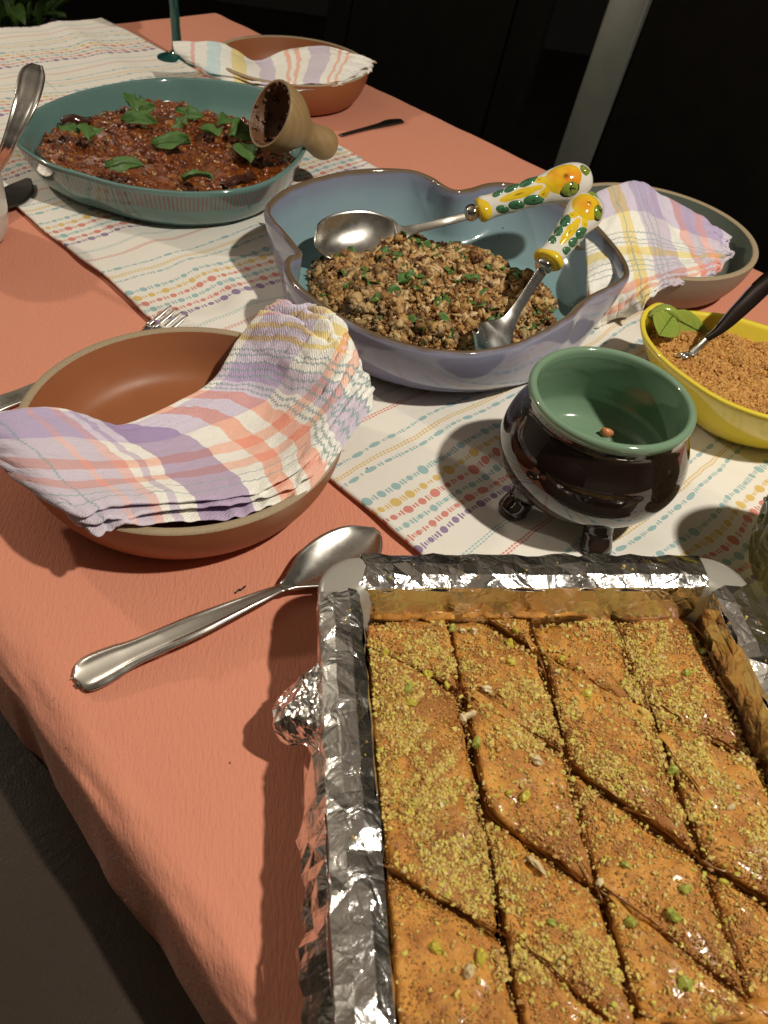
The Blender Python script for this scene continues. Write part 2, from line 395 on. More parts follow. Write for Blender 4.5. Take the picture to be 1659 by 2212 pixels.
mats['pist_y'] = plain('pistachio_yellow', (.60, .50, .06), .45, (.45, .42, .05), 250, (500, .3, .0005), sss=.15, ssss=.002)
mats['pist_g'] = plain('pistachio_green', (.40, .43, .075), .5, (.27, .31, .05), 250, (500, .3, .0005), sss=.15, ssss=.002)
mats['almond'] = plain('almond_flake', (.72, .60, .36), .5, (.62, .48, .26), 250, (400, .2, .0004))
mats['syrup'] = plain('syrup', (.10, .04, .008), .06, (.16, .07, .01), 60, coat=.5)

# pots and dishes
mats['black_glaze'] = plain('black_brown_glaze', (.010, .006, .005), .035, (.018, .008, .006), 12, coat=.6, coatr=.02)
t = NT('green_glaze'); t.color(t.mix(t.noise(35, 3), (.165, .265, .175), (.20, .31, .205))); t.set(rough=.10, coat=.3, coatr=.03); mats['green_glaze'] = t.m
t = NT('yellow_glaze'); t.color(t.mix(t.noise(14), (.74, .58, .05), (.80, .65, .07))); t.set(rough=.12, coat=.4, coatr=.04); mats['yellow'] = t.m
t = NT('leaf_glaze'); t.color(t.mix(t.noise(55), (.17, .27, .04), (.33, .38, .07))); t.set(rough=.12, coat=.4); t.bump(t.noise(180, 3), .25, .0012); mats['leaf_glaze'] = t.m
mats['leaf_vein'] = plain('leaf_vein_glaze', (.07, .13, .02), .2)
t = NT('blue_glaze'); ux = t.xyz(t.uv())
vv = t.math('MULTIPLY_ADD', t.noise(22, 3), .05, t.math('SUBTRACT', ux[1], .025))
t.color(t.ramp(vv, [(0, (.22, .22, .31)), (.30, (.26, .265, .40)), (.475, (.30, .31, .43)), (.497, (.13, .085, .05)), (.525, (.17, .12, .07)), (.55, (.21, .225, .32)), (.66, (.24, .33, .39)), (.85, (.20, .33, .345)), (1, (.17, .30, .30))]))
dirt_rough(t, .07, .16, 40); t.set(coat=.3, coatr=.04); t.bump(t.noise(60, 3), .12, .002); mats['blue'] = t.m
t = NT('teal_glaze'); ux = t.xyz(t.uv())
V_ = ux[1]; lines = t.math('LESS_THAN', t.math('FRACT', t.math('MULTIPLY_ADD', t.noise(5, 2), .0, t.math('MULTIPLY', ux[0], 210))), .42)
lo = t.math('MULTIPLY_ADD', t.noise(14, 3), .07, .165); hi = t.math('MULTIPLY_ADD', t.noise(11, 3), .07, .27)
band = t.math('MULTIPLY', t.math('GREATER_THAN', V_, lo), t.math('LESS_THAN', V_, hi))
c = t.mix(t.noise(18), (.115, .215, .200), (.14, .245, .225))
c = t.mix(t.math('MULTIPLY', t.math('MULTIPLY', lines, band), .75), c, t.mix(t.ramp(t.noise(7), [(.45, (0,) * 3), (.6, (1,) * 3)]), (.16, .05, .05), (.30, .05, .045)))
t.color(c); t.set(rough=.09, coat=.4, coatr=.03); mats['teal'] = t.m

# foods
t = NT('aubergine_stew'); c = t.ramp(t.noise(120, 5, .6), [(.3, (.075, .017, .004)), (.5, (.19, .046, .008)), (.65, (.26, .075, .012)), (.8, (.33, .14, .028))]); t.color(c); t.set(rough=.12, coat=1.0, coatr=.05, sss=.1, ssss=.003); t.bump(t.noise(200, 4, .6), .9, .0024); mats['stew'] = t.m
t = NT('stew_bits'); t.color(t.ramp(t.isl(), [(0, (.10, .022, .005)), (.4, (.21, .050, .009)), (.75, (.28, .082, .014)), (.95, (.38, .19, .045)), (1, (.05, .015, .01))])); t.set(rough=.14, coat=.7, coatr=.05, sss=.1, ssss=.003); t.bump(t.noise(600, 3), .4, .0006); mats['stew_bits'] = t.m
mats['aubergine'] = plain('aubergine_skin', (.030, .010, .010), .12, (.085, .026, .012), 60, coat=.6)
t = NT('herb_leaf'); t.color(t.mix(t.noise(70, 3), (.045, .115, .024), (.12, .21, .06))); t.set(rough=.5, spec=.3); t.bump(t.noise(220, 3), .5, .001); mats['mint'] = t.m
mats['mint_rib'] = plain('herb_rib', (.09, .16, .05), .5)
t = NT('bulgur'); t.color(t.ramp(t.isl(), [(0, (.055, .024, .010)), (.18, (.15, .062, .016)), (.42, (.30, .14, .036)), (.72, (.46, .25, .075)), (.92, (.56, .36, .14)), (1, (.62, .46, .23))]))
t.color(t.mix(t.ramp(t.noise(42, 3), [(.52, (0,) * 3), (.68, (.65,) * 3)]), t.b.inputs['Base Color'].links[0].from_socket, (.07, .03, .012)))
t.color(t.mix(t.ramp(t.noise(33, 2), [(.54, (0,) * 3), (.66, (.6,) * 3)]), t.b.inputs['Base Color'].links[0].from_socket, (.62, .45, .22))); t.set(rough=.5, sss=.1, ssss=.002); t.bump(t.noise(500, 3), .5, .0008); mats['bulgur'] = t.m
t = NT('toasted_crumbs'); t.color(t.ramp(t.isl(), [(0, (.34, .15, .034)), (.3, (.52, .26, .065)), (.8, (.62, .34, .09)), (1, (.42, .18, .04))])); t.set(rough=.6, sss=.1, ssss=.002); mats['toast'] = t.m
t = NT('pale_bits'); t.color(t.ramp(t.isl(), [(0, (.44, .25, .09)), (.5, (.60, .41, .19)), (1, (.70, .54, .31))])); t.set(rough=.5, sss=.15, ssss=.002); t.bump(t.noise(400, 3), .5, .0008); mats['pale_bits'] = t.m
mats['parsley'] = plain('parsley', (.05, .14, .025), .5, (.10, .20, .04), 200)
mats['wood'] = None
t = NT('olive_wood'); wv = t.n('ShaderNodeTexWave', bands_direction='Y'); t.l(t.map(t.obj(), (1, 3, 3)), wv.inputs['Vector']); wv.inputs['Scale'].default_value = 14; wv.inputs['Distortion'].default_value = 6
t.color(t.mix(wv.outputs['Fac'], (.31, .20, .085), (.35, .23, .105))); t.set(rough=.5); mats['wood'] = t.m
t = NT('stained_wood'); t.color(t.mix(t.noise(120, 4), (.10, .045, .020), (.20, .095, .045))); t.set(rough=.4); t.bump(t.noise(300, 4), .7, .0015); mats['stain'] = t.m
# ceramic handles
mats['white_cer'] = plain('white_ceramic', (.74, .72, .66), .1, (.70, .67, .58), 60, coat=.5)
mats['yellow_cer'] = plain('yellow_ceramic', (.78, .56, .03), .1, (.70, .45, .02), 60, coat=.5)
t = NT('lemon_ceramic'); t.color(t.mix(t.ramp(t.noise(38, 2), [(.42, (0,) * 3), (.66, (1,) * 3)]), (.80, .55, .02), (.76, .25, .02))); t.set(rough=.1, coat=.5); mats['lemon_cer'] = t.m
mats['green_cer'] = plain('green_ceramic', (.035, .13, .06), .1, (.06, .18, .09), 140, coat=.5)
mats['lime_cer'] = plain('lime_ceramic', (.26, .33, .04), .1, (.17, .24, .03), 200, coat=.5)
mats['ink'] = plain('dark_outline', (.02, .025, .012), .2)
mats['goblet'] = plain('dark_teal_glass', (.008, .075, .065), .06, (.012, .095, .08), 10, coat=.6, trans=.25)
t = NT('olive_pressed_glass'); t.color(t.mix(t.noise(30), (.42, .38, .14), (.33, .31, .11))); t.set(rough=.10, trans=.55, ior=1.45, coat=.3); t.bump(t.noise(200, 3), .3, .001); mats['glass'] = t.m
mats['white_cup'] = plain('white_glaze', (.62, .59, .52), .12, (.58, .55, .48), 20, coat=.4)
# room
t = NT('dark_leather'); lv = t.voro(480, feature='DISTANCE_TO_EDGE'); t.color(t.mix(t.noise(9), (.036, .026, .020), (.044, .032, .024))); t.set(rough=t.math('MULTIPLY_ADD', t.noise(40), .18, .34), spec=.18)
t.bump(t.ramp(lv, [(0, (0,) * 3), (.25, (1,) * 3)]), .16, .0006); t.bump(t.noise(30, 5, .65, dist=1.0), .30, .003); mats['leather'] = t.m
mats['black_leather'] = plain('black_leather', (.0030, .0024, .0016), .9, (.004, .0033, .0022), 30, (120, .2, .001), spec=.06)
mats['frame_metal'] = plain('grey_metal_frame', (.11, .125, .11), .42, (.15, .15, .13), 12, metal=.5)
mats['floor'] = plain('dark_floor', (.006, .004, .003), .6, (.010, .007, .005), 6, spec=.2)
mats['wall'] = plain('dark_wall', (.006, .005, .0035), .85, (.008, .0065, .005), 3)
mats['side_wall'] = plain('brown_wall', (.34, .31, .26), .8, (.38, .35, .29), 3)
mats['warm_wall'] = plain('warm_wall', (.42, .40, .35), .8, (.46, .44, .38), 3)
mats['ceil'] = plain('ceiling_plaster', (.72, .71, .67), .9, (.75, .74, .70), 5)
mats['tabletop'] = plain('table_wood', (.08, .04, .02), .5, (.12, .06, .03), 20)
mats['soil'] = plain('soil', (.02, .015, .01), .9)

# ------------------------------------------------------------------ the setting: floor, walls, ceiling
def struct(name, g, m):
    o = mk(name, g[0], g[1], m, smooth=False); o['kind'] = 'structure'; return o
ZF, ZC = -.75, 1.85
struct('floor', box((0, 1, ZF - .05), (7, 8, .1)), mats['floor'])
struct('ceiling', box((0, 1, ZC + .05), (7, 8, .1)), mats['ceil'])
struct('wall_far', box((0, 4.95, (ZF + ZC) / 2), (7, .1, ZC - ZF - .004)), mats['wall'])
struct('wall_near', box((0, -2.95, (ZF + ZC) / 2), (7, .1, ZC - ZF - .004)), mats['warm_wall'])
struct('wall_left', box((-3.45, 1, (ZF + ZC) / 2), (.1, 7.796, ZC - ZF - .004)), mats['warm_wall'])
struct('wall_right', box((3.45, 1, (ZF + ZC) / 2), (.1, 7.796, ZC - ZF - .004)), mats['side_wall'])

# ------------------------------------------------------------------ table frame: s runs along the table towards us, n across it
TT = np.array([.75, -.6614]); TN = np.array([.6614, .75])
def TS(s, n, z=0.0): return np.array([TT[0] * s + TN[0] * n, TT[1] * s + TN[1] * n, z])
TANG = math.atan2(TT[1], TT[0])
tb = thing('dining_table', TS(-.45, .5, ZF), 'wooden dining table standing under the salmon tablecloth', 'table')
bevel(mk('table_top', *box(TS(-.45, .5, -.022), (2.06, .90, .034), TANG), mats['tabletop'], tb, smooth=False), .01)
for s_ in (-1.4, .5):
    for n_ in (.12, .88): mk('leg', *box(TS(s_, n_, (ZF - .04) / 2), (.06, .06, -ZF - .04), TANG), mats['tabletop'], tb, smooth=False)

# tablecloth
def cloth():
    S = np.linspace(-1.52, .62, 300); Lh = .075
    m = np.concatenate([np.linspace(-.13, .0, 40), np.linspace(.006, .13, 40), np.linspace(.14, .88, 90), np.linspace(.89, 1.04, 30), np.linspace(1.05, 1.3, 24)])
    SS, MM = np.meshgrid(S, m, indexing='ij')
    n0, n1, r = .055, .952, .020
    Nn = np.empty_like(MM); Z = np.empty_like(MM)
    def fold(d):      # arc length past the bend start -> (out, down)
        arc = r * math.pi / 2; th = np.clip(d / r, 0, math.pi / 2)
        return r * np.sin(th) , r * (1 - np.cos(th)) + np.clip(d - arc, 0, None)
    dl = np.clip(n0 - MM, 0, None); o, dn = fold(dl); Nn = np.where(MM < n0, n0 - o, MM); Z = np.where(MM < n0, -dn, 0.)
    dr = np.clip(MM - n1, 0, None); o, dn = fold(dr); Nn = np.where(MM > n1, n1 + o, Nn); Z = np.where(MM > n1, -dn, Z)
    # wavy hang
    hang = np.clip(-Z / .05, 0, 1.5)
    hemshort = .010 * (vn(np.stack([SS, SS * 0], -1), 7, 3)) + .012 * vn(np.stack([SS, SS * 0], -1), 22, 5) + .075 * np.clip((-.14 - SS) / .25, 0, 1)
    Z = np.where(MM < n0 - r * 1.57, Z * (1 + 1.1 * hemshort / .05 * .6), Z)
    wv_ = .004 * vn(np.stack([SS, Z * .3], -1), 14, 11) + .003 * vn(np.stack([SS, MM * 0], -1), 40, 12)
    Nn = Nn + np.where(MM < .3, -1, 1) * (wv_ + .004) * hang * (hang > 0)
    # the end past the far edge
    over = np.clip(-1.455 - SS, 0, None); Z = Z - np.minimum(over * 1.0, .2) ; SS2 = np.maximum(SS, -1.475)
    P2 = np.stack([SS, MM], -1)
    Z = Z + .0012 * vn(P2, 5, 1) + .0006 * vn(P2, 22, 2) + np.exp(-((MM - .030) / .022) ** 2) * (.0026 * vn(np.stack([SS * .35, MM * 3], -1), 40, 7) + .0020 * vn(np.stack([SS * .5, MM * 3], -1), 90, 8))
    X = TT[0] * SS2 + TN[0] * Nn; Y = TT[1] * SS2 + TN[1] * Nn
    V = np.stack([X, Y, Z], -1).reshape(-1, 3)
    o = mk('tablecloth', V, gridF(len(S), len(m)), mats['cloth'])
    tag(o, 'crinkled salmon pink tablecloth hanging over the table edge', 'tablecloth'); return o
cloth()

# objects resting on the runner press it flat
REST = [(-.155, .431, .125), (.147, .455, .07), (.02, .70, .16), (-.32, .965, .17), (.31, .60, .10), (.13, .2, .2)]
def runner_z(s, n, X, Y):
    q = n - .303
    k = .0065 * np.exp(-((q - .085 - .10 * (s + .6)) / .020) ** 2) + .006 * np.exp(-((q - .20 - .05 * (s + .6)) / .018) ** 2) + .0055 * np.exp(-((q - .31 + .04 * (s + .7)) / .022) ** 2)
    k = k * (.65 + .6 * vn(np.stack([s, s * 0], -1), 5, 21)) + .0022 * vn(np.stack([s, n], -1), 13, 22) + .0022
    f = np.ones_like(s)
    for x, y, r in REST:
        d = np.hypot(X - x, Y - y); f = f * np.clip((d - r * .80) / (r * .35), 0, 1)
    return .0042 + np.maximum(k, 0) * f
def runner():
    S = np.linspace(-1.555, .45, 330); n = np.linspace(.300, .732, 110)
    SS, NN = np.meshgrid(S, n, indexing='ij')
    edge = .004 * vn(np.stack([SS, SS * 0], -1), 6, 31) + .0015 * vn(np.stack([SS, SS * 0], -1), 25, 32)
    NN2 = NN + edge * np.where(NN < .5, 1, -1)
    lift_ = np.clip(-1.47 - SS, 0, None); S2 = np.maximum(SS, -1.50)
    X = TT[0] * S2 + TN[0] * NN2; Y = TT[1] * S2 + TN[1] * NN2
    Z = runner_z(SS, NN2, X, Y) - lift_ * .9
    e = np.minimum(NN - .300, .732 - NN); Z = Z + .0012 * np.exp(-(e / .006) ** 2)
    V = np.stack([X, Y, Z], -1).reshape(-1, 3); uv = np.stack([SS, NN], -1).reshape(-1, 2)
    o = mk('table_runner', V, gridF(len(S), len(n)), mats['runner'], uv=uv)
    md = o.modifiers.new('thick', 'SOLIDIFY'); md.thickness = .0025; md.offset = -1
    tag(o, 'white cotton table runner with rows of coloured woven dots', 'table runner')
runner()

# ------------------------------------------------------------------ coupe bowls
def coupe(name, c, m_in, m_out, label, cat, rr=.1185, h=.050):
    root = thing(name, c, label, cat); k = rr / .1185
    outer = [(.060, .002), (.088, .0), (.098, .003), (.106, .012), (.1125, .024), (.1165, .036), (.1180, .046), (.1183, h - .0012)]
    rim = [(.1183, h - .0012), (.1175, h), (.1125, h), (.1117, h - .0012)]
    inner = [(.1117, h - .0012), (.110, .040), (.1065, .026), (.100, .0145), (.090, .009), (.07, .007), (.03, .0066)]
    sp = lambda L, n: [tuple(q) for q in spline(np.array(L), n)]
    g = lambda L, a=True, b=True: open_lathe([(r * k, z) for r, z in L], c, a, b, 120)
    mk('outer_wall', *g(sp(outer, 26), True, False)[:2], m_out, root)
    mk('rim', *g(rim, False, False)[:2], mats['clay'], root)
    mk('inner_wall', *g(sp(inner, 26), False, True)[:2], m_in, root)
    return root
CB = np.array([-.155, .431, .0015])
coupe('terracotta_bowl', CB, mats['terra'], mats['terra'], 'terracotta coupe bowl with bare clay rim in front, checked napkin over it', 'bowl')
coupe('terracotta_bowl', np.array([-.238, 1.289, .0015]), mats['terra'], mats['terra'], 'terracotta bowl at the far side behind the teal dish, striped napkin in it', 'bowl')
coupe('sage_bowl', np.array([.258, .877, .0015]), mats['sage'], mats['sage_out'], 'grey green coupe bowl behind the blue dish, near the dark chair', 'bowl')

# ------------------------------------------------------------------ napkins
def napkin(name, rows, m, label, folds=3, T=.0050, gap=.0042, seed=1, wr=.0016, nu=150, nv=90, ext=.012):
    A = net([[M(*p) for p in r] for r in rows], nu, nv)
    root = thing(name, A.reshape(-1, 3).min(0) + [.05, .05, 0], label, 'napkin', 'checked napkins folded over the bowls')
    for k in range(folds):
        P = A.copy(); N = normals(P)
        if N[..., 2].mean() < 0: N = -N
        u = np.linspace(0, 1, nu)[:, None]; v = np.linspace(0, 1, nv)[None, :]
        uvp = np.stack([u + 0 * v, v + 0 * u], -1)
        wav = wr * (fbm(uvp * [1.3, 1], 7, seed + 9 * k, 3)) + wr * .6 * vn(uvp * [1, .4], 30, seed + 3 + k) * np.clip((u - .72) / .15, 0, 1)
        # bunched, puckered right end and rolled front hem
        wav = wav + wr * 1.2 * vn(uvp * [.35, 1.0], 34, seed + 50 + k) * np.clip((u - .80) / .1, 0, 1) + wr * .6 * vn(uvp * [1.5, .3], 26, seed + 70 + k) * np.clip((v - .8) / .15, 0, 1)
        P = P + N * (wav - gap * k)[..., None]
        # lower layers peep out a little further at the front and the ends
        dv = P[:, -1] - P[:, -6]; dv /= np.linalg.norm(dv, axis=1, keepdims=True)
        P = P + (v ** 6)[..., None] * dv[:, None, :] * (ext * .35 * k + .003 * vn(np.stack([u[:, 0] * 3, u[:, 0] * 0], -1), 4, seed + k)[:, None])[:, :, None]
        du = P[-1] - P[-6]; du /= np.linalg.norm(du, axis=1, keepdims=True)
        P = P + (u ** 8)[..., None] * du[None] * (ext * .5 * k + .006 * vn(np.stack([v[0] * 3, v[0] * 0], -1), 5, seed + 40 + k)[:, None])[None]
        V, F, UV = pillow(P, T)
        UV = UV * [1, 1] + [0, .03 * k]
        mk('fold', V, F, m, root, uv=UV)
    return root
napkin('napkin', [
    [(-45, 900, .060), (60, 880, .057), (170, 893, .046), (250, 918, .024), (370, 875, .021), (462, 818, .031), (512, 735, .056), (566, 662, .086)],
    [(-40, 935, .056), (60, 925, .058), (190, 930, .045), (305, 945, .019), (430, 900, .016), (545, 850, .026), (600, 765, .056), (650, 690, .087)],
    [(-25, 975, .05), (85, 985, .058), (215, 990, .045), (340, 985, .021), (460, 960, .019), (580, 910, .031), (668, 820, .062), (718, 735, .086)],
    [(15, 1020, .048), (115, 1050, .060), (225, 1050, .052), (345, 1040, .034), (475, 1020, .032), (600, 980, .043), (700, 890, .067), (765, 785, .082)],
    [(80, 1065, .050), (165, 1115, .063), (245, 1098, .063), (355, 1085, .058), (485, 1072, .055), (590, 1052, .057), (690, 985, .066), (798, 850, .075)]],
    mats['napkin_a'], 'lavender and orange checked napkin draped across the front terracotta bowl', 3, T=.0060, gap=.0056, seed=3, wr=.0015)
napkin('napkin', [
    [(1262, 430, .070), (1335, 398, .086), (1385, 393, .088), (1440, 425, .074), (1510, 465, .056), (1574, 512, .050)],
    [(1265, 520, .060), (1340, 495, .070), (1400, 500, .068), (1450, 520, .058), (1510, 535, .048), (1574, 545, .045)],
    [(1270, 620, .050), (1340, 600, .057), (1400, 590, .056), (1455, 580, .050), (1510, 575, .044), (1560, 565, .042)],
    [(1275, 705, .012), (1330, 685, .018), (1388, 645, .046), (1445, 612, .052), (1500, 604, .047), (1545, 588, .045)]],
    mats['napkin_b'], 'crumpled checked napkin with red stripes hanging out of the grey green bowl', 2, seed=15, wr=.0018)
napkin('napkin', [
    [(372, 88, .066), (430, 90, .066), (490, 98, .060), (548, 132, .034), (620, 108, .044), (692, 99, .060), (750, 112, .066), (800, 126, .064)],
    [(380, 112, .060), (440, 122, .057), (505, 132, .050), (572, 150, .028), (640, 140, .038), (705, 128, .052), (750, 132, .058), (795, 142, .058)],
    [(405, 136, .046), (450, 156, .046), (520, 172, .046), (590, 186, .050), (640, 184, .051), (690, 181, .053), (735, 175, .054), (772, 162, .055)]],
    mats['napkin_c'], 'cream striped napkin lying across the far terracotta bowl', 2, seed=27, wr=.0014, nu=110, nv=60)

# ------------------------------------------------------------------ cutlery
def cutlery(path, widths, prof, nx=13, n=80, T=.0018, side=None):
    """strip of metal along path: widths = half widths, prof(t, x) = height above the path"""
    P = spline(np.asarray(path), n); W = np.maximum(spline(np.asarray(widths, float), n), .0004)
    Tn = np.gradient(P, axis=0); Tn /= np.linalg.norm(Tn, axis=1, keepdims=True)
    Sd = np.cross(Tn, [0, 0, 1.0]) if side is None else np.tile(np.asarray(side, float), (n, 1))
    Sd = Sd - (Sd * Tn).sum(1, keepdims=True) * Tn; Sd /= np.linalg.norm(Sd, axis=1, keepdims=True); Up = np.cross(Sd, Tn)
    x = np.linspace(-1, 1, nx); t_ = np.linspace(0, 1, n)
    Hh = np.array([[prof(a, b) for b in x] for a in t_])
    Q = P[:, None] + Sd[:, None] * (W[:, None] * x)[..., None] + Up[:, None] * Hh[..., None]
    N = normals(Q); N = N * np.where((N * Up[:, None]).sum(-1, keepdims=True) < 0, -1, 1)
    k = n * nx; V = np.concatenate([Q.reshape(-1, 3), (Q - N * T).reshape(-1, 3)])
    F = gridF(n, nx) + [f[::-1] for f in gridF(n, nx, off=k)]
    for j in range(nx - 1): F += [(j, j + 1, k + j + 1, k + j), ((n - 1) * nx + j + 1, (n - 1) * nx + j, k + (n - 1) * nx + j, k + (n - 1) * nx + j + 1)]
    for i in range(n - 1): F += [((i + 1) * nx, i * nx, k + i * nx, k + (i + 1) * nx), (i * nx + nx - 1, (i + 1) * nx + nx - 1, k + (i + 1) * nx + nx - 1, k + i * nx + nx - 1)]
    return V, F
def spoon_prof(t0, depth, ridge=.0012):
    def f(t_, x):
        if t_ > t0:
            q = (t_ - t0) / (1 - t0); env = math.sin(math.pi * min(1, max(0, q)) ** .8) ** .7 if 0 < q < 1 else 0
            return depth * env * (x * x - 1)
        e = max(0, min(1, (t0 - t_) / .1)) * max(0, min(1, (t_ - .16) / .10)); b = ridge * math.exp(-((abs(x) - .72) / .16) ** 2) * e * (1 - .6 * math.exp(-((t_ - .13) / .02) ** 2))
        return b - .0012 * x * x
    return f
def cut_thing(name, path, widths, prof, m, label, cat, **kw):
    V, F = cutlery(path, widths, prof, **kw); o = thing_mesh(name, V, F, m, label, cat)
    return o
sp_path = [M(163, 1466, .0045), M(165.5, 1464.6, .0045), M(172, 1461.2, .0048), M(187, 1454, .0054), M(212, 1442, .0063), M(250, 1424, .0078), M(300, 1402, .010), M(430, 1345, .015), M(560, 1288, .016), M(618, 1262, .014), M(645, 1247, .0128), M(690, 1222, .0118), M(740, 1192, .0115), M(785, 1165, .0118), M(815, 1145, .0125)]
cut_thing('table_spoon', sp_path, [.0022, .0062, .0098, .0124, .0130, .0118, .0096, .0088, .0052, .0036, .0085, .0185, .0215, .0170, .0035],
          spoon_prof(.63, .0088), mats['steel'], 'large steel table spoon lying on the bare tablecloth beside the pan', 'spoon', n=140, nx=21)

def fork(name, path, hw, tine_end, m, label):
    root = thing(name, path[0], label, 'fork')
    V, F = cutlery(path, hw, lambda t_, x: -.001 * x * x + (.0008 * math.exp(-((abs(x) - .7) / .2) ** 2) if t_ < .5 else 0))
    mk('handle', V, F, m, root)
    a = np.asarray(path[-1]); d, s, u = frame(np.asarray(tine_end) - a); L = np.linalg.norm(np.asarray(tine_end) - a)
    for k in range(4):
        o = (k - 1.5) / 1.5 * (hw[-1] - .0012)
        pts = [a + s * o - d * .006, a + s * o + d * L * .3, a + s * o + d * L * .7 + u * .0004, a + s * o + d * L + u * .001]
        V, F, U = tube(pts, [.0024, .0022, .0019, .0010], 10, .6, 12); mk('tine', V, F, m, root)
    return root
fork('table_fork', [M(-60, 897, .006), M(0, 868, .006), M(60, 845, .004), M(150, 800, .003), M(270, 735, .004), M(315, 718, .006), M(335, 712, .007), M(345, 706, .006)],
     [.009, .0098, .009, .0055, .004, .008, .0125, .0125], M(388, 672, .012), mats['steel'], 'steel fork lying under the front terracotta bowl, tines on the runner')
cut_thing('table_knife', [M(735, 290, .004), M(780, 278, .004), M(820, 268, .004), M(845, 261, .004), M(868, 258, .004)], [.004, .0045, .0062, .009, .007],
          lambda t_, x: -.001 * x * x, mats['dark_steel'], 'dark cutlery handle lying on the cloth behind the wooden scoop', 'cutlery')

# ------------------------------------------------------------------ baking pan, foil and baklava, in the pan's own frame
PA = R(10.9); PO = np.array([-.0345, .297]); EX = np.array([math.cos(PA), math.sin(PA)]); EY = np.array([-math.sin(PA), math.cos(PA)])
def PL(x, y, z):
    x, y, z = np.broadcast_arrays(x, y, z); return np.stack([PO[0] + EX[0] * x + EY[0] * y, PO[1] + EX[1] * x + EY[1] * y, z], -1)
PSH = .0165      # the pan reaches a little further than the baklava's own frame
def PP(x, y, z): return PL(x, np.asarray(y) + PSH, z)
PW, PD, PH = .281, -.285, .0545       # outer width, near edge, rim height
pan = thing('baking_pan', PL(.14, -.13, .0), 'square metal baking pan lined with foil, full of baklava', 'baking pan')
def rrect(x0, x1, y0, y1, r, z, n=12):
    pts = []
    for cx, cy, a0 in ((x1 - r, y1 - r, 0), (x0 + r, y1 - r, 90), (x0 + r, y0 + r, 180), (x1 - r, y0 + r, 270)):
        for a in np.linspace(a0, a0 + 90, n): pts.append((cx + r * math.cos(R(a)), cy + r * math.sin(R(a)), z))
    # densify the straight sides
    P = np.array(pts); out = []
    for i in range(len(P)):
        a, b = P[i], P[(i + 1) % len(P)]; k = 14 if i % n == n - 1 else 1
        for j in range(k): out.append(a + (b - a) * j / k)
    return out
prof = [(.020, .0), (.012, .001), (.009, .006), (.0075, .045), (.0035, .0475), (.001, .049), (.000, .0505), (.0008, .053), (.004, PH), (.017, PH), (.0215, .0535), (.0235, .050), (.0245, .044), (.027, .008), (.031, .0045), (.05, .0035)]
V, F, U = rings([[tuple(PP(p[0], p[1], p[2])) for p in rrect(i, PW - i, PD + i, -i * .98, max(.026 - i * .35, .014), z)] for i, z in prof])
mk('pan_body', V, F, mats['pan'], pan)

def crumple(P, amp, seed, keep=0):
    nu, nv = P.shape[:2]; N = normals(P)
    q = P.reshape(-1, 3)
    d = (amp * (vn(q, 95, seed) + .7 * vn(q, 210, seed + 1)) + amp * .22 * rng.normal(size=len(q))).reshape(nu, nv)
    ridge = amp * 1.2 * (1 - np.abs(vn(q, 70, seed + 5))).reshape(nu, nv) ** 6
    return P + N * (d + ridge)[..., None] + rng.normal(size=P.shape) * amp * .25
def triF(nu, nv):
    F = []
    for i in range(nu - 1):
        for j in range(nv - 1):
            a, b, c, d = i * nv + j, (i + 1) * nv + j, (i + 1) * nv + j + 1, i * nv + j + 1
            F += [(a, b, c), (a, c, d)] if rng.random() < .5 else [(a, b, d), (b, c, d)]
    return F
def foil_strip(name, cross, along, make, m, seed, amp=.0011, root=pan, step=.0085, sm=False):
    """cross: list of (offset, z) across the rim; along: (start, end) positions"""
    C = np.array(cross); seg = np.linalg.norm(np.diff(C, axis=0), axis=1); tl = np.concatenate([[0], np.cumsum(seg)])
    nt = max(4, int(tl[-1] / (step * .8))); tt = np.linspace(0, tl[-1], nt); Cx = np.interp(tt, tl, C[:, 0]); Cz = np.interp(tt, tl, C[:, 1])
    na = max(3, int(abs(along[1] - along[0]) / step)); aa = np.linspace(along[0], along[1], na)
    A, X = np.meshgrid(aa, Cx, indexing='ij'); Zz = np.tile(Cz, (na, 1))
    ends = np.zeros_like(A); ends[0] = 1; ends[-1] = 1
    A = A + ends * .003 * rng.normal(size=A.shape)
    P = crumple(make(A, X, Zz), amp, seed)
    V = P.reshape(-1, 3)
    o = mk(name, V, triF(na, nt), m, root, smooth=sm)
    md = o.modifiers.new('thick', 'SOLIDIFY'); md.thickness = .0003; md.offset = 0
    return o
top = [(.0262, .044), (.0257, .0530), (.0240, .0561), (.018, .0568), (.005, .0566), (.0010, .0558), (-.0012, .0515), (-.0012, .046)]
left_mk = lambda A, X, Z: PP(X, A, Z)
right_mk = lambda A, X, Z: PP(PW - X, A, Z)
far_mk = lambda A, X, Z: PP(A, -X, Z)
foil_strip('foil_rim', top, (-.027, -.289), left_mk, mats['foil'], 3)
foil_strip('foil_rim', top, (.029, .250), far_mk, mats['foil'], 13)
foil_strip('foil_rim', top, (-.026, -.289), right_mk, mats['foil'], 23)
inn = [(.0305, .006), (.0285, .025), (.0270, .043), (.0258, .051)]
foil_strip('foil_lining', inn, (-.026, -.289), left_mk, mats['foil_in'], 33, .0009)
foil_strip('foil_lining', inn, (.024, .258), far_mk, mats['foil_in'], 43, .0010)
foil_strip('foil_lining', inn, (-.026, -.289), right_mk, mats['foil_in'], 53, .0010)
# crumpled overhang down the left outside
def hang_mk(A, X, Z):
    wob_ = .004 * vn(np.stack([A, A * 0], -1), 60, 4) + .003 * vn(np.stack([A, A * 0], -1), 150, 6)
    k = np.clip((.0515 - Z) / .03, 0, 1); return PL(X - np.abs(wob_) * k - .003 * k, A, Z + .004 * vn(np.stack([A, A * 0], -1), 90, 9) * k)
foil_strip('foil_overhang', [(-.0008, .053), (-.0035, .047), (-.006, .040), (-.0085, .033), (-.007, .026)], (-.115, -.289), hang_mk, mats['foil'], 63, .0012, step=.0060)
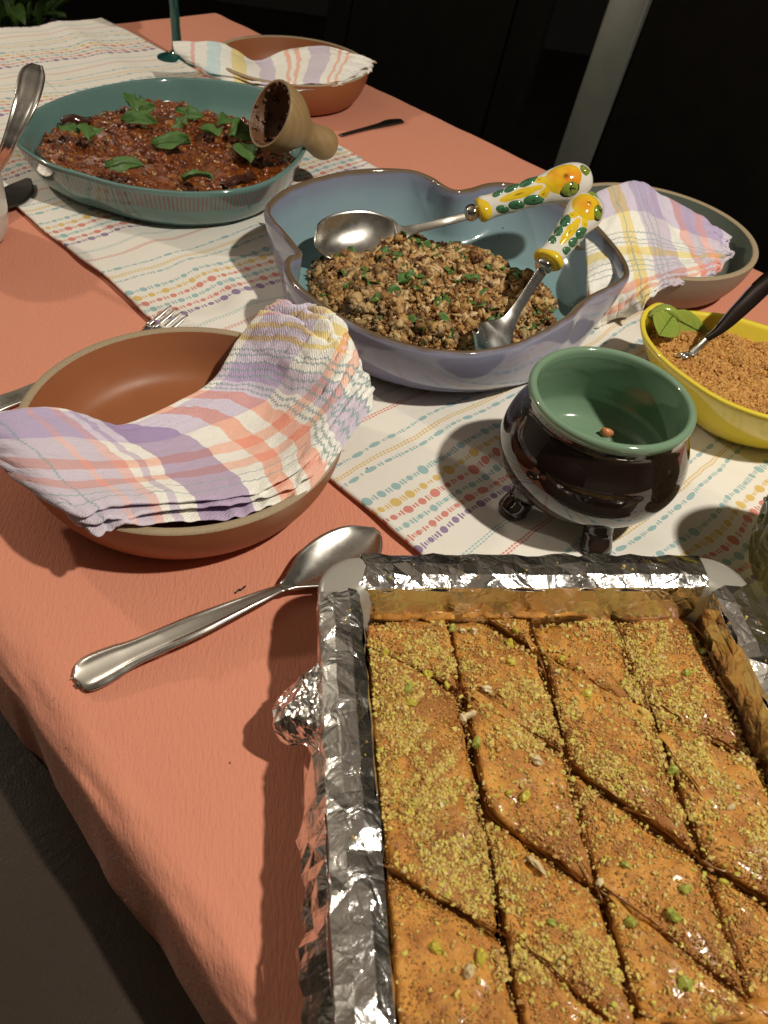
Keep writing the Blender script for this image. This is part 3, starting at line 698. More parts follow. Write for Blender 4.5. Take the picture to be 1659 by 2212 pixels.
# the ear of foil that sticks out on the left
def ear():
    nu, nv = 20, 16; u = np.linspace(0, 1, nu)[:, None]; v = np.linspace(0, 1, nv)[None]
    prof_ = np.interp(u, [0, .12, .3, .5, .62, .8, 1], [.004, .020, .026, .025, .021, .010, .003])
    P = PL(-.0005 - prof_ * v, -.058 - .052 * u + .004 * v * np.sin(u * 9), .048 - .010 * v - .010 * v * v + .004 * np.sin(u * 12 + v * 3) * v)
    P = crumple(P, .0009, 71); o = mk('foil_ear', P.reshape(-1, 3), triF(nu, nv), mats['foil'], pan, smooth=False)
    md = o.modifiers.new('thick', 'SOLIDIFY'); md.thickness = .0003
ear()

def clip(poly, p, nrm):
    out = []
    for i in range(len(poly)):
        a, b = poly[i], poly[(i + 1) % len(poly)]; da, db = np.dot(a - p, nrm), np.dot(b - p, nrm)
        if da >= 0: out.append(a)
        if da * db < 0: out.append(a + (b - a) * da / (da - db))
    return out
BK_Z0 = .0060
def bk_top(x, y):
    q = np.stack([np.asarray(x, float), np.asarray(y, float)], -1)
    return .0272 + .0020 * vn(q, 28, 81) + .0013 * vn(q, 75, 82)
PIECES = []
TOPS = (.03, .1, .18, .26, .34, .42, .5, .58, .66, .74, .81, .87, .92, .96, 1.0)
def piece(poly, gap, seed, label):
    P = [np.array(p, float) for p in poly]; c = sum(P) / len(P)
    # outline, resampled and wobbled
    ln = [np.linalg.norm(P[(i + 1) % len(P)] - P[i]) for i in range(len(P))]; n = 96; pts = []; nr = []
    tot = sum(ln); 
    for i in range(len(P)):
        k = max(3, int(round(n * ln[i] / tot)))
        for j in range(k): pts.append(P[i] + (P[(i + 1) % len(P)] - P[i]) * j / k)
    O = np.array(pts); n = len(O)
    for _ in range(2): O = .5 * O + .25 * (np.roll(O, 1, 0) + np.roll(O, -1, 0))     # soften the corners
    tg = np.roll(O, -1, 0) - np.roll(O, 1, 0); tg /= np.linalg.norm(tg, axis=1, keepdims=True); nn = np.stack([tg[:, 1], -tg[:, 0]], -1)
    if ((O - c) * nn).sum() < 0: nn = -nn
    wob_ = .0014 * vn(O, 60, seed) + .0007 * vn(O, 240, seed + 1) - .0011 * np.abs(vn(O, 120, seed + 2))
    O = O + nn * (wob_ - gap)[:, None]
    tz = np.array([math.sin(seed * 1.7), math.sin(seed * 2.9 + 1), math.sin(seed * 4.1 + 2)]); tlt = lambda q: .0020 * tz[0] + (q - c) @ (tz[1:] * .05)
    z_t = lambda q: bk_top(q[:, 0], q[:, 1]) + tlt(q)
    ringsL = []
    for s_ in TOPS:
        q = c + (O - c) * s_; h = z_t(q) + .0012 - .0030 * s_ ** 3.2 - .0010 * max(0, (s_ - .88) / .12) ** 2.2 + min(1, s_ * 2) * (.0006 * vn(q, 230, 91)) + max(0, (s_ - .7) / .3) ** 2 * .0026 * np.clip(vn(O, 38, seed + 4) + .1, 0, 1)
        ringsL.append(PL(q[:, 0], q[:, 1], h))
    ht = z_t(O) - .0029 + .0026 * np.clip(vn(O, 38, seed + 4) + .1, 0, 1)
    nl = 9
    for k in range(1, nl + 1):       # flaky sides, leaf over leaf
        f = k / nl; q = O + nn * (.0011 * (1 if k % 2 else -1) * (.5 + .5 * np.abs(vn(O, 120, seed + 7 * k))) + .0012 * f)[:, None] * .8
        ringsL.append(PL(q[:, 0], q[:, 1], ht * (1 - f) + BK_Z0 * f))
    V, F, U = rings(ringsL, True, True)
    nt = 7 * n
    o = thing_mesh('baklava_piece', V, F, [mats['filo'], mats['filo_side']], label, 'baklava', 'cut pieces of baklava in the pan')
    idx = np.array([1 if min(f) >= len(TOPS) * n and len(f) == 4 else 0 for f in F], dtype=np.int32); o.data.polygons.foreach_set('material_index', idx)
    PIECES.append((P, c, tz)); return o
def line(x, y, m): return np.array([x, y]), np.array([1.0, m]) / math.hypot(1, m)
Y0, Y1 = -.0135, -.2395
strips = [(.0300, .0845, [(.043, -.041, -.62), (.034, -.165, -.67)]),
          (.0855, .1375, [(.138, -.041, -1.0), (.081, -.055, -.98), (.093, -.142, -.90), (.097, -.207, -1.04)]),
          (.1385, .1965, [(.138, -.036, -.80), (.137, -.111, -.96), (.168, -.207, -.97)]),
          (.1975, .2515, [(.203, -.081, -.70), (.198, -.169, -.80)])]
where = [['small corner piece of baklava in the far left corner of the pan', 'longest piece of baklava, along the left foil rim', 'baklava piece in the near left corner, glossy folded front'],
         ['tiny triangle of baklava at the far wall of the pan', 'second column baklava piece touching the far foil wall', 'long baklava piece in the second column with a lifted diagonal edge', 'baklava piece with the large pale almond flake on top', 'small baklava triangle at the near end of the second column'],
         ['baklava piece in the third column at the far foil wall', 'thickly crumbed baklava piece in the third column, second from the far wall', 'baklava piece in the third column with the thickest yellow crumbs', 'baklava piece at the near end of the third column, dark browned spots'],
         ['far right corner baklava piece with upturned ragged edge', 'baklava piece along the right foil wall showing its filo layers', 'near right corner baklava piece by a syrupy gap']]
sd = 0
for ki, (x0, x1, cuts) in enumerate(strips):
    polys = [[np.array(p) for p in ((x0 + .0004, Y0), (x1 - .0001, Y0 + .004), (x1 - .0009, Y1), (x0 + .0006, Y1))]]
    cuts = sorted(cuts, key=lambda c_: -(c_[1] + c_[2] * ((x0 + x1) / 2 - c_[0])))
    rest = polys[0]; out = []
    for cx, cy, m_ in cuts:
        p = np.array([cx, cy]); nr = np.array([-m_, 1.0]); nr /= np.linalg.norm(nr)
        out.append(clip(rest, p, nr)); rest = clip(rest, p, -nr)
    out.append(rest)
    out = [q for q in out if len(q) >= 3]
    for qi, q in enumerate(out):
        sd += 1; piece(q, .0014 + .0010 * rng.random(), sd * 13, where[ki][min(qi, len(where[ki]) - 1)])
# syrup on the bottom of the pan
V, F, U = rings([[tuple(PL(p[0], p[1], .0052)) for p in rrect(.031 - i, .252 + i, -.236 - i, -.018 + i, .01, 0)] for i in (-.02, 0)])
tag(mk('syrup', V, F, mats['syrup'], None), 'dark syrup pooled on the bottom of the baking pan', 'syrup', kind='stuff')

# upturned ragged filo along the far wall
def frill(x0, x1, y, h, seed, label):
    n = 60; x = np.linspace(x0, x1, n); v = np.linspace(0, 1, 7)[None]
    top_ = h * (.65 + .35 * vn(np.stack([x, x * 0], -1), 160, seed)) * np.minimum(1, np.minimum(x - x0, x1 - x) / .004 + .25)
    P = PL(x[:, None] + 0 * v, y + .0042 * v + .0012 * vn(np.stack([x, x * 0], -1), 200, seed + 2)[:, None], .0285 + top_[:, None] * v)
    V, F, U = pillow(P, .0007, 20); thing_mesh('filo_edge', V, F, mats['filo'], label, 'filo')
frill(.036, .088, -.0150, .0070, 5, 'upturned strip of filo at the left of the far foil wall')
frill(.092, .170, -.0135, .0050, 8, 'low ragged filo edge in the middle of the far foil wall')
frill(.178, .246, -.0110, .0125, 11, 'tall torn filo edge by the far right corner of the pan')
def roll(x0, x1, y, r, seed, label):
    n = 40; x = np.linspace(x0, x1, n); w1 = np.stack([x, x * 0], -1)
    yy = y + .0012 * vn(w1, 60, seed); zz = .0235 + .0015 * vn(w1, 45, seed + 1); e_ = np.minimum(1, np.minimum(x - x0, x1 - x) / .006 + .35)
    V, F, U = tube(PL(x, yy, zz), r * e_ * (1 + .2 * vn(w1, 90, seed + 2)), 18, .85); thing_mesh('filo_roll', V, F, mats['filo'], label, 'filo')
roll(.155, .215, -.2345, .0052, 3, 'glossy rolled filo edge at the near end, right of the middle cut')
roll(.104, .150, -.2385, .0050, 6, 'glossy rolled filo edge at the near end, left of the middle cut')
def flake(x, y, L, W, a, seed, label):
    u = np.linspace(-1, 1, 22)[:, None]; v = np.linspace(-1, 1, 10)[None]
    X = x + (u * L * math.cos(a) - v * W * math.sin(a)); Y = y + (u * L * math.sin(a) + v * W * math.cos(a))
    Z = bk_top(X, Y) + .0012 + .0016 * np.abs(v) ** 2 + .0010 * vn(np.stack([X, Y], -1), 170, seed)
    V, F, U = pillow(PL(X, Y, Z), .0006, 6); thing_mesh('filo_flake', V, F, mats['filo'], label, 'filo')
flake(.205, -.115, .020, .0030, R(-68), 3, 'long curled filo flake lifting beside the right hand gap')
flake(.2085, -.130, .018, .0022, R(-68), 4, 'second filo flake curling beside the right hand gap')
flake(.103, -.079, .017, .0026, R(-43), 5, 'filo flake lifting along the diagonal cut in the second column')

def dome(x, y):
    """how far a piece's puffed top stands above or below the even level"""
    r = np.zeros(len(x))
    for P, c, tz in PIECES:
        n_ = len(P); ins = np.full(len(x), 1e9); cen = np.full(len(x), 1e9)
        for i in range(n_):
            e = P[(i + 1) % n_] - P[i]; nn = np.array([-e[1], e[0]]) / (np.linalg.norm(e) + 1e-9)
            if (c - P[i]) @ nn < 0: nn = -nn
            ins = np.minimum(ins, ((x - P[i][0]) * nn[0] + (y - P[i][1]) * nn[1]) / max(1e-6, (c - P[i]) @ nn))
        s_ = np.clip(1 - ins, 0, 1); inside = ins > 0
        r = np.where(inside, .0012 - .0030 * s_ ** 3.2 + .0020 * tz[0] + (x - c[0]) * tz[1] * .05 + (y - c[1]) * tz[2] * .05, r)
    return r
# thin shards of filo lifting along the cuts
parts = []
for k, (x0, x1, cuts) in enumerate(strips):
    for j in range(17):
        if j % 3:
            cx, cy, sl = cuts[rng.integers(len(cuts))]; x = x0 + (x1 - x0) * rng.random(); y = cy + sl * (x - cx) + rng.normal() * .0012; a = math.atan(sl) + rng.normal() * .15
        else: x = x1 + rng.normal() * .001; y = Y0 - .21 * rng.random(); a = R(-90) + rng.normal() * .12
        if not (Y1 < y < Y0): continue
        L_, W_ = .004 + .008 * rng.random(), .0010 + .0012 * rng.random(); u = np.linspace(-1, 1, 12)[:, None]; v = np.linspace(-1, 1, 6)[None]; sg = rng.choice([-1, 1])
        wv = W_ * (1 + .35 * vn(np.stack([u * 3 + j, u * 0 + k], -1), 2, j)[..., 0:1] if False else W_ * (1 - .5 * np.abs(u) ** 3))
        X = x + u * L_ * math.cos(a) - v * wv * math.sin(a); Y = y + u * L_ * math.sin(a) + v * wv * math.cos(a)
        Z = bk_top(X, Y) - .0004 + .0011 * (1 + sg * v) + .0006 * vn(np.stack([X, Y], -1), 300, j)
        parts.append(pillow(PL(X, Y, Z), .0004, 6))
V, F, U = merge(*parts); tag(mk('filo_shards', V, F, mats['filo_side'], None), 'thin shards of filo lifting along the cuts of the baklava', 'filo', kind='stuff')

# ground nuts: sprinkled densest in patches
def in_pan(n):
    return .0315 + rng.random(n) * .2185, Y0 - .001 - rng.random(n) * .222
def gapmask(x, y):
    g = np.ones(len(x), bool)
    for k, (x0, x1, cuts) in enumerate(strips):
        m_ = (x > x0 - .001) & (x < x1 + .001)
        for cx, cy, sl in cuts: g &= ~(m_ & (np.abs(y - cy - sl * (x - cx)) / math.hypot(1, sl) < .0016))
        g &= ~(np.abs(x - x1 - .0005) < .0013)
    return g
x, y = in_pan(170000); q = np.stack([x, y], -1)
dens = np.clip(.05 + 1.9 * np.clip(vn(q, 24, 61) * .75 + vn(q, 62, 62) * .65 + vn(q, 220, 63) * .5 - .12, 0, 1) + .05 * (x > .09), 0, 1) * np.where(x < .05, .6, 1)
ok = (rng.random(len(x)) < dens) & (gapmask(x, y) | (rng.random(len(x)) < .12)); x, y = x[ok][:31000], y[ok][:31000]
g = gapmask(x, y); z = np.where(g, bk_top(x, y) + .0002 + dome(x, y), .020)
sz = (.00028 + .00105 * rng.random(len(x)) ** 3.0)[:, None] * (.55 + .9 * rng.random((len(x), 3)))
V, F = scatter(PL(x, y, z), sz, ICO1, .28)
tag(mk('ground_nuts', V, F, mats['crumbs'], None, smooth=False), 'fine ground pistachio crumbs sprinkled over the baklava', 'crumbs', kind='stuff')
x, y = in_pan(90000); q = np.stack([x, y], -1)
dens = np.clip(.38 + .5 * vn(q, 34, 161) + .3 * vn(q, 90, 162), 0.02, 1); ok = (rng.random(len(x)) < dens) & gapmask(x, y); x, y = x[ok][:18000], y[ok][:18000]
V, F = scatter(PL(x, y, bk_top(x, y) + .0001 + dome(x, y)), (.00028 + .00042 * rng.random(len(x)) ** 2)[:, None] * (.7 + .6 * rng.random((len(x), 3))), ICO1, .2)
tag(mk('pastry_crumbs', V, F, mats['pastry_crumb'], None, smooth=False), 'fine golden brown crumbs stuck all over the baklava tops', 'crumbs', kind='stuff')
def nut(x, y, s, m, label, name='pistachio_chunk', asp=(1, .75, .6), grp='larger nut pieces on the baklava'):
    V, F = scatter([PL(x, y, bk_top(x, y) + s * .30 + float(dome(np.array([x]), np.array([y]))[0]))], np.array([asp]) * s, ICO2, .17)
    thing_mesh(name, V, F, m, label, 'nut', grp, smooth=False)
NUTS = [(.052, -.066, 'g'), (.053, -.0745, 'y'), (.0405, -.040, 'y'), (.0655, -.0535, 'y'), (.076, -.062, 'y'), (.085, -.0215, 'g'), (.0925, -.021, 'w'), (.099, -.0225, 'w'), (.118, -.048, 'y'), (.126, -.024, 'y'),
        (.100, -.129, 'y'), (.1085, -.131, 'y'), (.1465, -.196, 'g'), (.170, -.194, 'g'), (.1805, -.182, 'g'), (.163, -.223, 'g'), (.2475, -.040, 'g'), (.1545, -.168, 'g'), (.150, -.0465, 'y'), (.159, -.072, 'y'),
        (.205, -.178, 'y'), (.108, -.193, 'g'), (.1005, -.0645, 'w'), (.082, -.084, 'w'), (.064, -.2115, 'w'), (.05, -.20, 'y'), (.071, -.206, 'y'), (.1375, -.176, 'w'), (.222, -.142, 'w'), (.1965, -.120, 'g'), (.087, -.100, 'g'), (.118, -.112, 'w'), (.228, -.058, 'g'), (.1205, -.033, 'y')]
KIND = {'g': ('green pistachio piece', 'pistachio_chunk', 'green pistachio pieces on the baklava'), 'y': ('yellow pistachio piece', 'pistachio_chunk', 'yellow pistachio pieces on the baklava'), 'w': ('pale almond piece', 'almond_chunk', 'pale almond pieces on the baklava')}
spots = {}
for x, y, k in NUTS:
    colw = ['left column', 'second column', 'third column', 'right hand column'][min(3, sum(x > e for e in (.085, .138, .197)))]
    roww = ['far wall', 'far half', 'middle', 'near half', 'near end'][min(4, sum(y < e for e in (-.035, -.085, -.135, -.19)))]
    spots.setdefault((k, colw, roww), []).append((x, y))
for (k, colw, roww), L in spots.items():
    L.sort()
    for j, (x, y) in enumerate(L):
        ex = '' if len(L) == 1 else [', left one', ', right one'][j] if len(L) == 2 else [', left one', ', middle one', ', right one', ', rightmost one'][min(j, 3)]
        nm, ob, gr_ = KIND[k]; big = 1.35 if (x, y) in ((.052, -.066), (.053, -.0745), (.170, -.194)) else 1
        s_ = {'g': .0034, 'y': .0032, 'w': .0031}[k] * (.75 + .5 * rng.random()) * big
        nut(x, y, s_, {'g': mats['pist_g'], 'y': mats['pist_y'], 'w': mats['almond']}[k], '%s on the %s of baklava, %s%s' % (nm, colw, roww, ex), ob, grp=gr_)
nut(.1075, -.1655, .0062, mats['almond'], 'largest pale almond flake lying on the baklava', 'almond_flake', (1.1, .62, .2), None)
nut(.0865, -.0815, .0052, mats['almond'], 'tan nut flake bridging the left long cut of the baklava', 'nut_flake', (1, .55, .35), None)

# ------------------------------------------------------------------ black three-legged pot
PC = np.array([.1475, .4545, .0045])
pot = thing('fondue_pot', PC, 'round black glazed pot on three stubby feet, green glaze inside', 'pot')
hP = .104
out_p = [(.020, .015), (.036, .0158), (.052, .0215), (.0635, .033), (.0692, .047), (.0698, .058), (.0668, .071), (.0610, .083), (.0572, .090), (.0572, .0955)]
rim_p = [(.0572, .0955), (.0590, .0985), (.0595, .1020), (.0580, hP), (.0555, hP + .0003), (.0535, .1025), (.0528, .098)]
in_p = [(.0528, .098), (.0535, .088), (.0570, .074), (.0598, .060), (.0590, .052), (.052, .0425), (.038, .0385), (.012, .0375)]
spn = lambda L, n: [tuple(q) for q in spline(np.array(L), n)]
mk('body', *open_lathe(spn(out_p, 40), PC, True, False)[:2], mats['black_glaze'], pot)
mk('rim', *open_lathe(spn(rim_p, 20), PC, False, False)[:2], mats['green_glaze'], pot)
mk('interior', *open_lathe(spn(in_p, 40), PC, False, True)[:2], mats['green_glaze'], pot)
for a in (-76, 207, 65):
    d = np.array([math.cos(R(a)), math.sin(R(a)), 0])
    pts = [PC + d * .045 + [0, 0, .030], PC + d * .047 + [0, 0, .023], PC + d * .050 + [0, 0, .013], PC + d * .0545 + [0, 0, .004], PC + d * .055 + [0, 0, .0010], PC + d * .055 + [0, 0, .0003]]
    V, F, U = tube(pts, [.0098, .0106, .0108, .0118, .0112, .0085], 28, 1.0, 30); mk('foot', V, F, mats['black_glaze'], pot)
V, F = scatter([M(1312, 936, .0450)], np.array([[.0066, .0048, .0034]]), ICO2, .13)
thing_mesh('onion_piece', V, F, plain('glazed_onion', (.62, .26, .11), .3, (.52, .18, .07), 300), 'small orange brown scrap left at the bottom of the black pot', 'food scrap')

# ------------------------------------------------------------------ yellow lemon bowl
yr = np.array([(.2085, .640, .060), (.2085, .620, .060), (.214, .600, .060), (.2245, .578, .060), (.242, .5545, .060), (.2575, .539, .060), (.275, .5285, .060), (.297, .5215, .060), (.325, .519, .061), (.357, .525, .062), (.385, .543, .063), (.403, .571, .063), (.407, .603, .062),
               (.395, .634, .061), (.370, .656, .060), (.335, .668, .060), (.300, .678, .060), (.270, .6775, .060), (.248, .674, .060), (.232, .679, .062), (.2215, .672, .062), (.2125, .658, .061)])
yc = np.array([.312, .598, 0.0]); yb = thing('lemon_bowl', yc + [0, 0, .005], 'bright yellow lemon shaped bowl with green leaves, beside the black pot', 'bowl')
RY = spline(yr, 120, True); ang = np.unwrap(np.arctan2(RY[:, 1] - yc[1], RY[:, 0] - yc[0]))
def shrink(Rm, f, z): q = yc + (Rm - yc) * [f, f, 0]; q[:, 2] = z; return q
nrY = (RY - yc) / np.linalg.norm((RY - yc)[:, :2], axis=1)[:, None]; nrY[:, 2] = 0
rg = [shrink(RY, f, z) for f, z in ((.35, .006), (.52, .005), (.60, .007), (.70, .015), (.82, .029), (.92, .044), (.985, .055))]
rg += [RY + nrY * .0010 + [0, 0, .0005], RY + [0, 0, .0022], RY - nrY * .0035 + [0, 0, .0018], RY - nrY * .0050 + [0, 0, -.001]]
rg += [shrink(RY - nrY * .005, f, z) for f, z in ((.95, .046), (.86, .030), (.74, .018), (.55, .012), (.3, .0105))]
mk('bowl_body', *rings(rg)[:2], mats['yellow'], yb)
def leaf_on(P0, dirv, side, L, W, nrm, m, root, name, curl=.004, vein=None):
    dirv = dirv / np.linalg.norm(dirv); side = side / np.linalg.norm(side); nrm = nrm / np.linalg.norm(nrm)
    u = np.linspace(0, 1, 24)[:, None]; v = np.linspace(-1, 1, 13)[None]
    wdt = W * np.sin(np.pi * np.clip(u, .02, .985) ** .8) ** .75
    P = P0 + dirv * (L * u)[..., None] + side * (wdt * v)[..., None] + nrm * (curl * (np.abs(v) ** 1.5 * .6 - np.sin(u * 3.1) * .5) + .0006 * np.sin(u * 30 + np.abs(v) * 6) * (1 - np.abs(v)))[..., None]
    V, F, U = pillow(P, .0016, 6); o = mk(name, V, F, m, root)
    if vein is not None:
        mid = P[1:-1, 6] + nrm * .0012; V, F, U = tube(mid, np.linspace(.0008, .0003, len(mid)), 6); mk('vein', V, F, vein, o)
    return o
A0 = M(1452, 682, .0655)
leaf_on(A0, M(1404, 752, .060) - A0, M(1440, 745, .05) - M(1388, 700, .062), .036, .0155, np.array([.3, -.5, .8]), mats['leaf_glaze'], yb, 'leaf', .0015, mats['leaf_vein'])
leaf_on(A0 + np.array([0, .002, -.002]), M(1540, 728, .046) - A0, M(1490, 756, .040) - M(1500, 705, .058), .050, .0125, np.array([.1, -.75, .6]), mats['leaf_glaze'], yb, 'leaf', .0012, mats['leaf_vein'])
V, F, U = tube([M(1408, 688, .061), M(1418, 676, .065), M(1432, 668, .068), M(1452, 674, .067), M(1470, 690, .062)], [.0045, .0055, .0058, .0055, .004], 12, .8, 20); mk('stalk', V, F, mats['leaf_glaze'], yb)
# toasted crumbs in it
def mound_pts(n, Rm, c, f, zf, jit=.0):
    th = rng.random(n) * 2 * math.pi; r = np.sqrt(rng.random(n)); t_ = th / (2 * math.pi) * len(Rm); k = t_.astype(int) % len(Rm); fr = (t_ - np.floor(t_))[:, None]
    q = c + (Rm[k] * (1 - fr) + Rm[(k + 1) % len(Rm)] * fr - c) * (r * f)[:, None]; q[:, 2] = zf(r, q) ; return q
zf = lambda r, q: .0475 + .004 * (1 - r ** 2) + .003 * vn(q[:, :2], 60, 7) + .0015 * vn(q[:, :2], 160, 8)
rr = [shrink(RY - nrY * .005, f, 0) for f in (.02, .2, .4, .6, .72, .82, .90)]
for q, f in zip(rr, (.02, .2, .4, .6, .72, .82, .90)): q[:, 2] = zf(np.full(len(q), f), q) - .0015
V, F, U = rings(rr[::-1], False, True); base_m = (V, F)
P = mound_pts(9000, RY, yc, .885, zf)
s_ = (.0009 + .0011 * rng.random(len(P)) ** 1.6)[:, None] * (.75 + .5 * rng.random((len(P), 3)))
Vs, Fs = scatter(P, s_, ICO1, .2); V, F, U = merge(base_m, (Vs, Fs))
tag(mk('toasted_crumbs', V, F, mats['toast'], None, smooth=False), 'heap of orange brown toasted crumbs in the yellow bowl', 'crumbs', kind='stuff')
fk = thing('serving_fork', M(1490, 760, .052), 'dark handled fork stuck in the crumbs of the yellow bowl', 'fork')
Pa = [M(1492, 765, .052), M(1512, 745, .060), M(1535, 722, .070)]
V, F = cutlery(Pa, [.0042, .0030, .0040], lambda t_, x: -.0008 * x * x, 7, 24, .0016); mk('neck', V, F, mats['steel'], fk)
V, F = cutlery([M(1525, 731, .0665), M(1560, 705, .078), M(1610, 655, .096), M(1665, 600, .118), M(1740, 540, .145)], [.0042, .0060, .0085, .0100, .0110], lambda t_, x: .0015 - .0025 * x * x, 9, 40, .004)
mk('handle', V, F, mats['black_glaze'], fk)
for k in (-1, 0, 1):
    V, F, U = tube([M(1496 + 4 * k, 762 + k, .0515), M(1478 + 7 * k, 768 + 3 * k, .0525), M(1462 + 7 * k, 770 + 5 * k, .0500)], [.0014, .0013, .0008], 8, 1, 10); mk('tine', V, F, mats['steel'], fk)

# ------------------------------------------------------------------ big blue dish with pinched rim
bpx = [(572, 455), (585, 432), (615, 410), (680, 386), (780, 367), (880, 368), (930, 383), (960, 402), (985, 412), (1015, 408), (1050, 398), (1090, 396), (1140, 405), (1200, 430), (1270, 470), (1320, 520), (1352, 565), (1358, 598), (1330, 620), (1290, 640), (1258, 662),
       (1235, 687), (1190, 714), (1130, 745), (1060, 762), (1000, 767), (920, 760), (840, 740), (760, 705), (690, 662), (640, 622), (618, 592), (614, 568), (624, 555), (640, 549), (626, 528), (603, 500), (583, 478)]
zz = [.074] * 38
BR = spline(np.array([M(x, y, z) for (x, y), z in zip(bpx, zz)]), 300, True)
bc = np.array([.020, .705, 0.0])
# smoothed outline -> belly and foot
sm_ = BR.copy()
for _ in range(260): sm_ = .5 * sm_ + .25 * (np.roll(sm_, 1, 0) + np.roll(sm_, -1, 0))
a_ = np.unwrap(np.arctan2(sm_[:, 1] - bc[1], sm_[:, 0] - bc[0]))
foot = np.stack([bc[0] + .152 * np.cos(a_), bc[1] + .133 * np.sin(a_), 0 * a_], -1)
tg = np.roll(BR, -1, 0) - np.roll(BR, 1, 0); nB = np.stack([tg[:, 1], -tg[:, 0], 0 * tg[:, 0]], -1); nB /= np.linalg.norm(nB, axis=1, keepdims=True)
if ((BR - bc) * nB).sum() < 0: nB = -nB
for _ in range(3): nB = .5 * nB + .25 * (np.roll(nB, 1, 0) + np.roll(nB, -1, 0))
nB /= np.linalg.norm(nB, axis=1, keepdims=True)
def setz(q, z): q = q.copy(); q[:, 2] = z; return q
belly = bc + (sm_ - bc) * [1.0, 1.0, 0]
rg = [setz(bc + (foot - bc) * .55, .0062), setz(bc + (foot - bc) * .90, .0052), setz(foot, .0055)]
for f, z in ((.22, .011), (.45, .022), (.65, .035), (.82, .050), (.93, .063)):
    w_ = f ** 1.6; mid_ = foot * (1 - f) + belly * f; rg.append(setz(mid_ * (1 - w_) + (BR + nB * .001) * w_, z))
rg += [BR + nB * .0008 + [0, 0, -.0035], BR + nB * .0004, BR - nB * .0012 + [0, 0, .0016], BR - nB * .0040 + [0, 0, .0016], BR - nB * .0054 + [0, 0, 0]]
foot_i = bc + (foot - bc) * .965
for f, z in ((.94, .065), (.84, .053), (.68, .038), (.48, .025), (.25, .0155)):
    w_ = f ** 1.6; mid_ = foot_i * (1 - f) + (bc + (belly - bc) * .965) * f; rg.append(setz(mid_ * (1 - w_) + (BR - nB * .0056) * w_, z))
rg += [setz(bc + (foot - bc) * .92, .0115), setz(bc + (foot - bc) * .75, .0098), setz(bc + (foot - bc) * .4, .0092)]
bd = thing('blue_dish', bc + [0, 0, .005], 'large blue glazed dish with pinched wavy rim in the middle of the table', 'dish')
V, F, U = rings(rg)
# v coordinate: 0..0.5 outside, 0.5 rim, ..1 inside
nr_ = len(rg); vmap = np.interp(np.arange(nr_), [0, 9, 10.5, 12, nr_ - 1], [0, .485, .5, .53, 1]); U[:nr_ * 300, 1] = np.repeat(vmap, 300); U[-2, 1] = 0; U[-1, 1] = 1
mk('dish_body', V, F, mats['blue'], bd, uv=U)
# grain salad
def blob(outline, zc, zfun, n, size, mt, name, label, seed, under=.002):
    O = spline(np.array(outline), 90, True); c = O.mean(0)
    return O, c
so = [M(*p) for p in ((668, 640, .016), (680, 575, .018), (745, 555, .02), (840, 520, .02), (900, 530, .02), (1010, 560, .02), (1085, 590, .02), (1130, 620, .02), (1195, 640, .016), (1190, 690, .02), (1135, 730, .024), (1040, 748, .026), (940, 752, .026), (830, 735, .024), (740, 700, .020), (690, 672, .018))]
SO = spline(np.array(so), 120, True); scn = SO.mean(0)
SO = scn + (SO - scn) * (1 + .07 * vn(SO[:, :2], 60, 77) + .05 * vn(SO[:, :2], 140, 78))[:, None]
zs = lambda r, q: .013 + .043 * np.clip(1 - r ** 2.0, 0, 1) ** .75 + .0085 * vn(q[:, :2], 36, 17) + .0055 * vn(q[:, :2], 90, 18)
rr = []
for f in (1.0, .9, .78, .62, .45, .28, .12, .02):
    q = scn + (SO - scn) * f; q[:, 2] = zs(np.full(len(q), f), q) - .003; rr.append(q)
V, F, U = rings(rr, False, True)
P = mound_pts(7000, SO, scn, 1.02, lambda r, q: zs(np.minimum(r, 1), q) + .0005)
s_ = (.0010 + .0036 * rng.random(len(P)) ** 2.8)[:, None] * (.65 + .7 * rng.random((len(P), 3)))
Vs, Fs = scatter(P, s_, ICO2, .24); V, F, U = merge((V, F), (Vs, Fs))
Pf = mound_pts(7000, SO, scn, 1.03, lambda r, q: zs(np.minimum(r, 1), q) + .0008 + .002 * rng.random(len(q)))
Vs, Fs = scatter(Pf, (.0006 + .0010 * rng.random(len(Pf)) ** 2)[:, None] * (.7 + .6 * rng.random((len(Pf), 3))), ICO1, .25); V, F, U = merge((V, F), (Vs, Fs))
P2 = mound_pts(620, SO, scn, .95, lambda r, q: zs(np.minimum(r, 1), q) + .003)
P2 = P2[vn(P2[:, :2], 30, 44) > -.15]; k2 = len(P2)
Vs, Fs = scatter(P2, np.stack([.0030 + .006 * rng.random(k2) ** 2, .0020 + .0022 * rng.random(k2), .0010 + .0012 * rng.random(k2)], -1), ICO2, .22)
tag(mk('pale_flakes', Vs, Fs, mats['pale_bits'], None), 'pale cream flakes and shreds on the grain heap in the blue dish', 'food', kind='stuff')
tag(mk('grain_salad', V, F, mats['bulgur'], None), 'heap of browned grain and mince in the blue dish', 'food', kind='stuff')
def leafbit(p, L, W, az, tilt, m, seed, pts=11):
    u = np.linspace(0, 1, pts)[:, None]; v = np.linspace(-1, 1, 7)[None]
    w_ = W * np.sin(np.pi * np.clip(u, .03, .97)) ** .7
    X = (u - .5) * L + 0 * v; Y = w_ * v; Z = (.15 + .35 * (seed % 5) / 4) * W * np.abs(v) ** 1.4 - (.1 + .25 * (seed % 3) / 2) * L * (u - .5) ** 2 * 2 + .30 * W * vn(np.stack([u * 2.2 + 0 * v, v * 1.3 + 0 * u], -1), 1.7, seed)
    Q = np.stack([X, Y, Z], -1)
    Rm_ = np.array(Matrix.Rotation(az, 3, 'Z') @ Matrix.Rotation(tilt[0], 3, 'Y') @ Matrix.Rotation(tilt[1], 3, 'X'))
    Q = Q @ Rm_.T + p; return pillow(Q, .0005, 8), Q
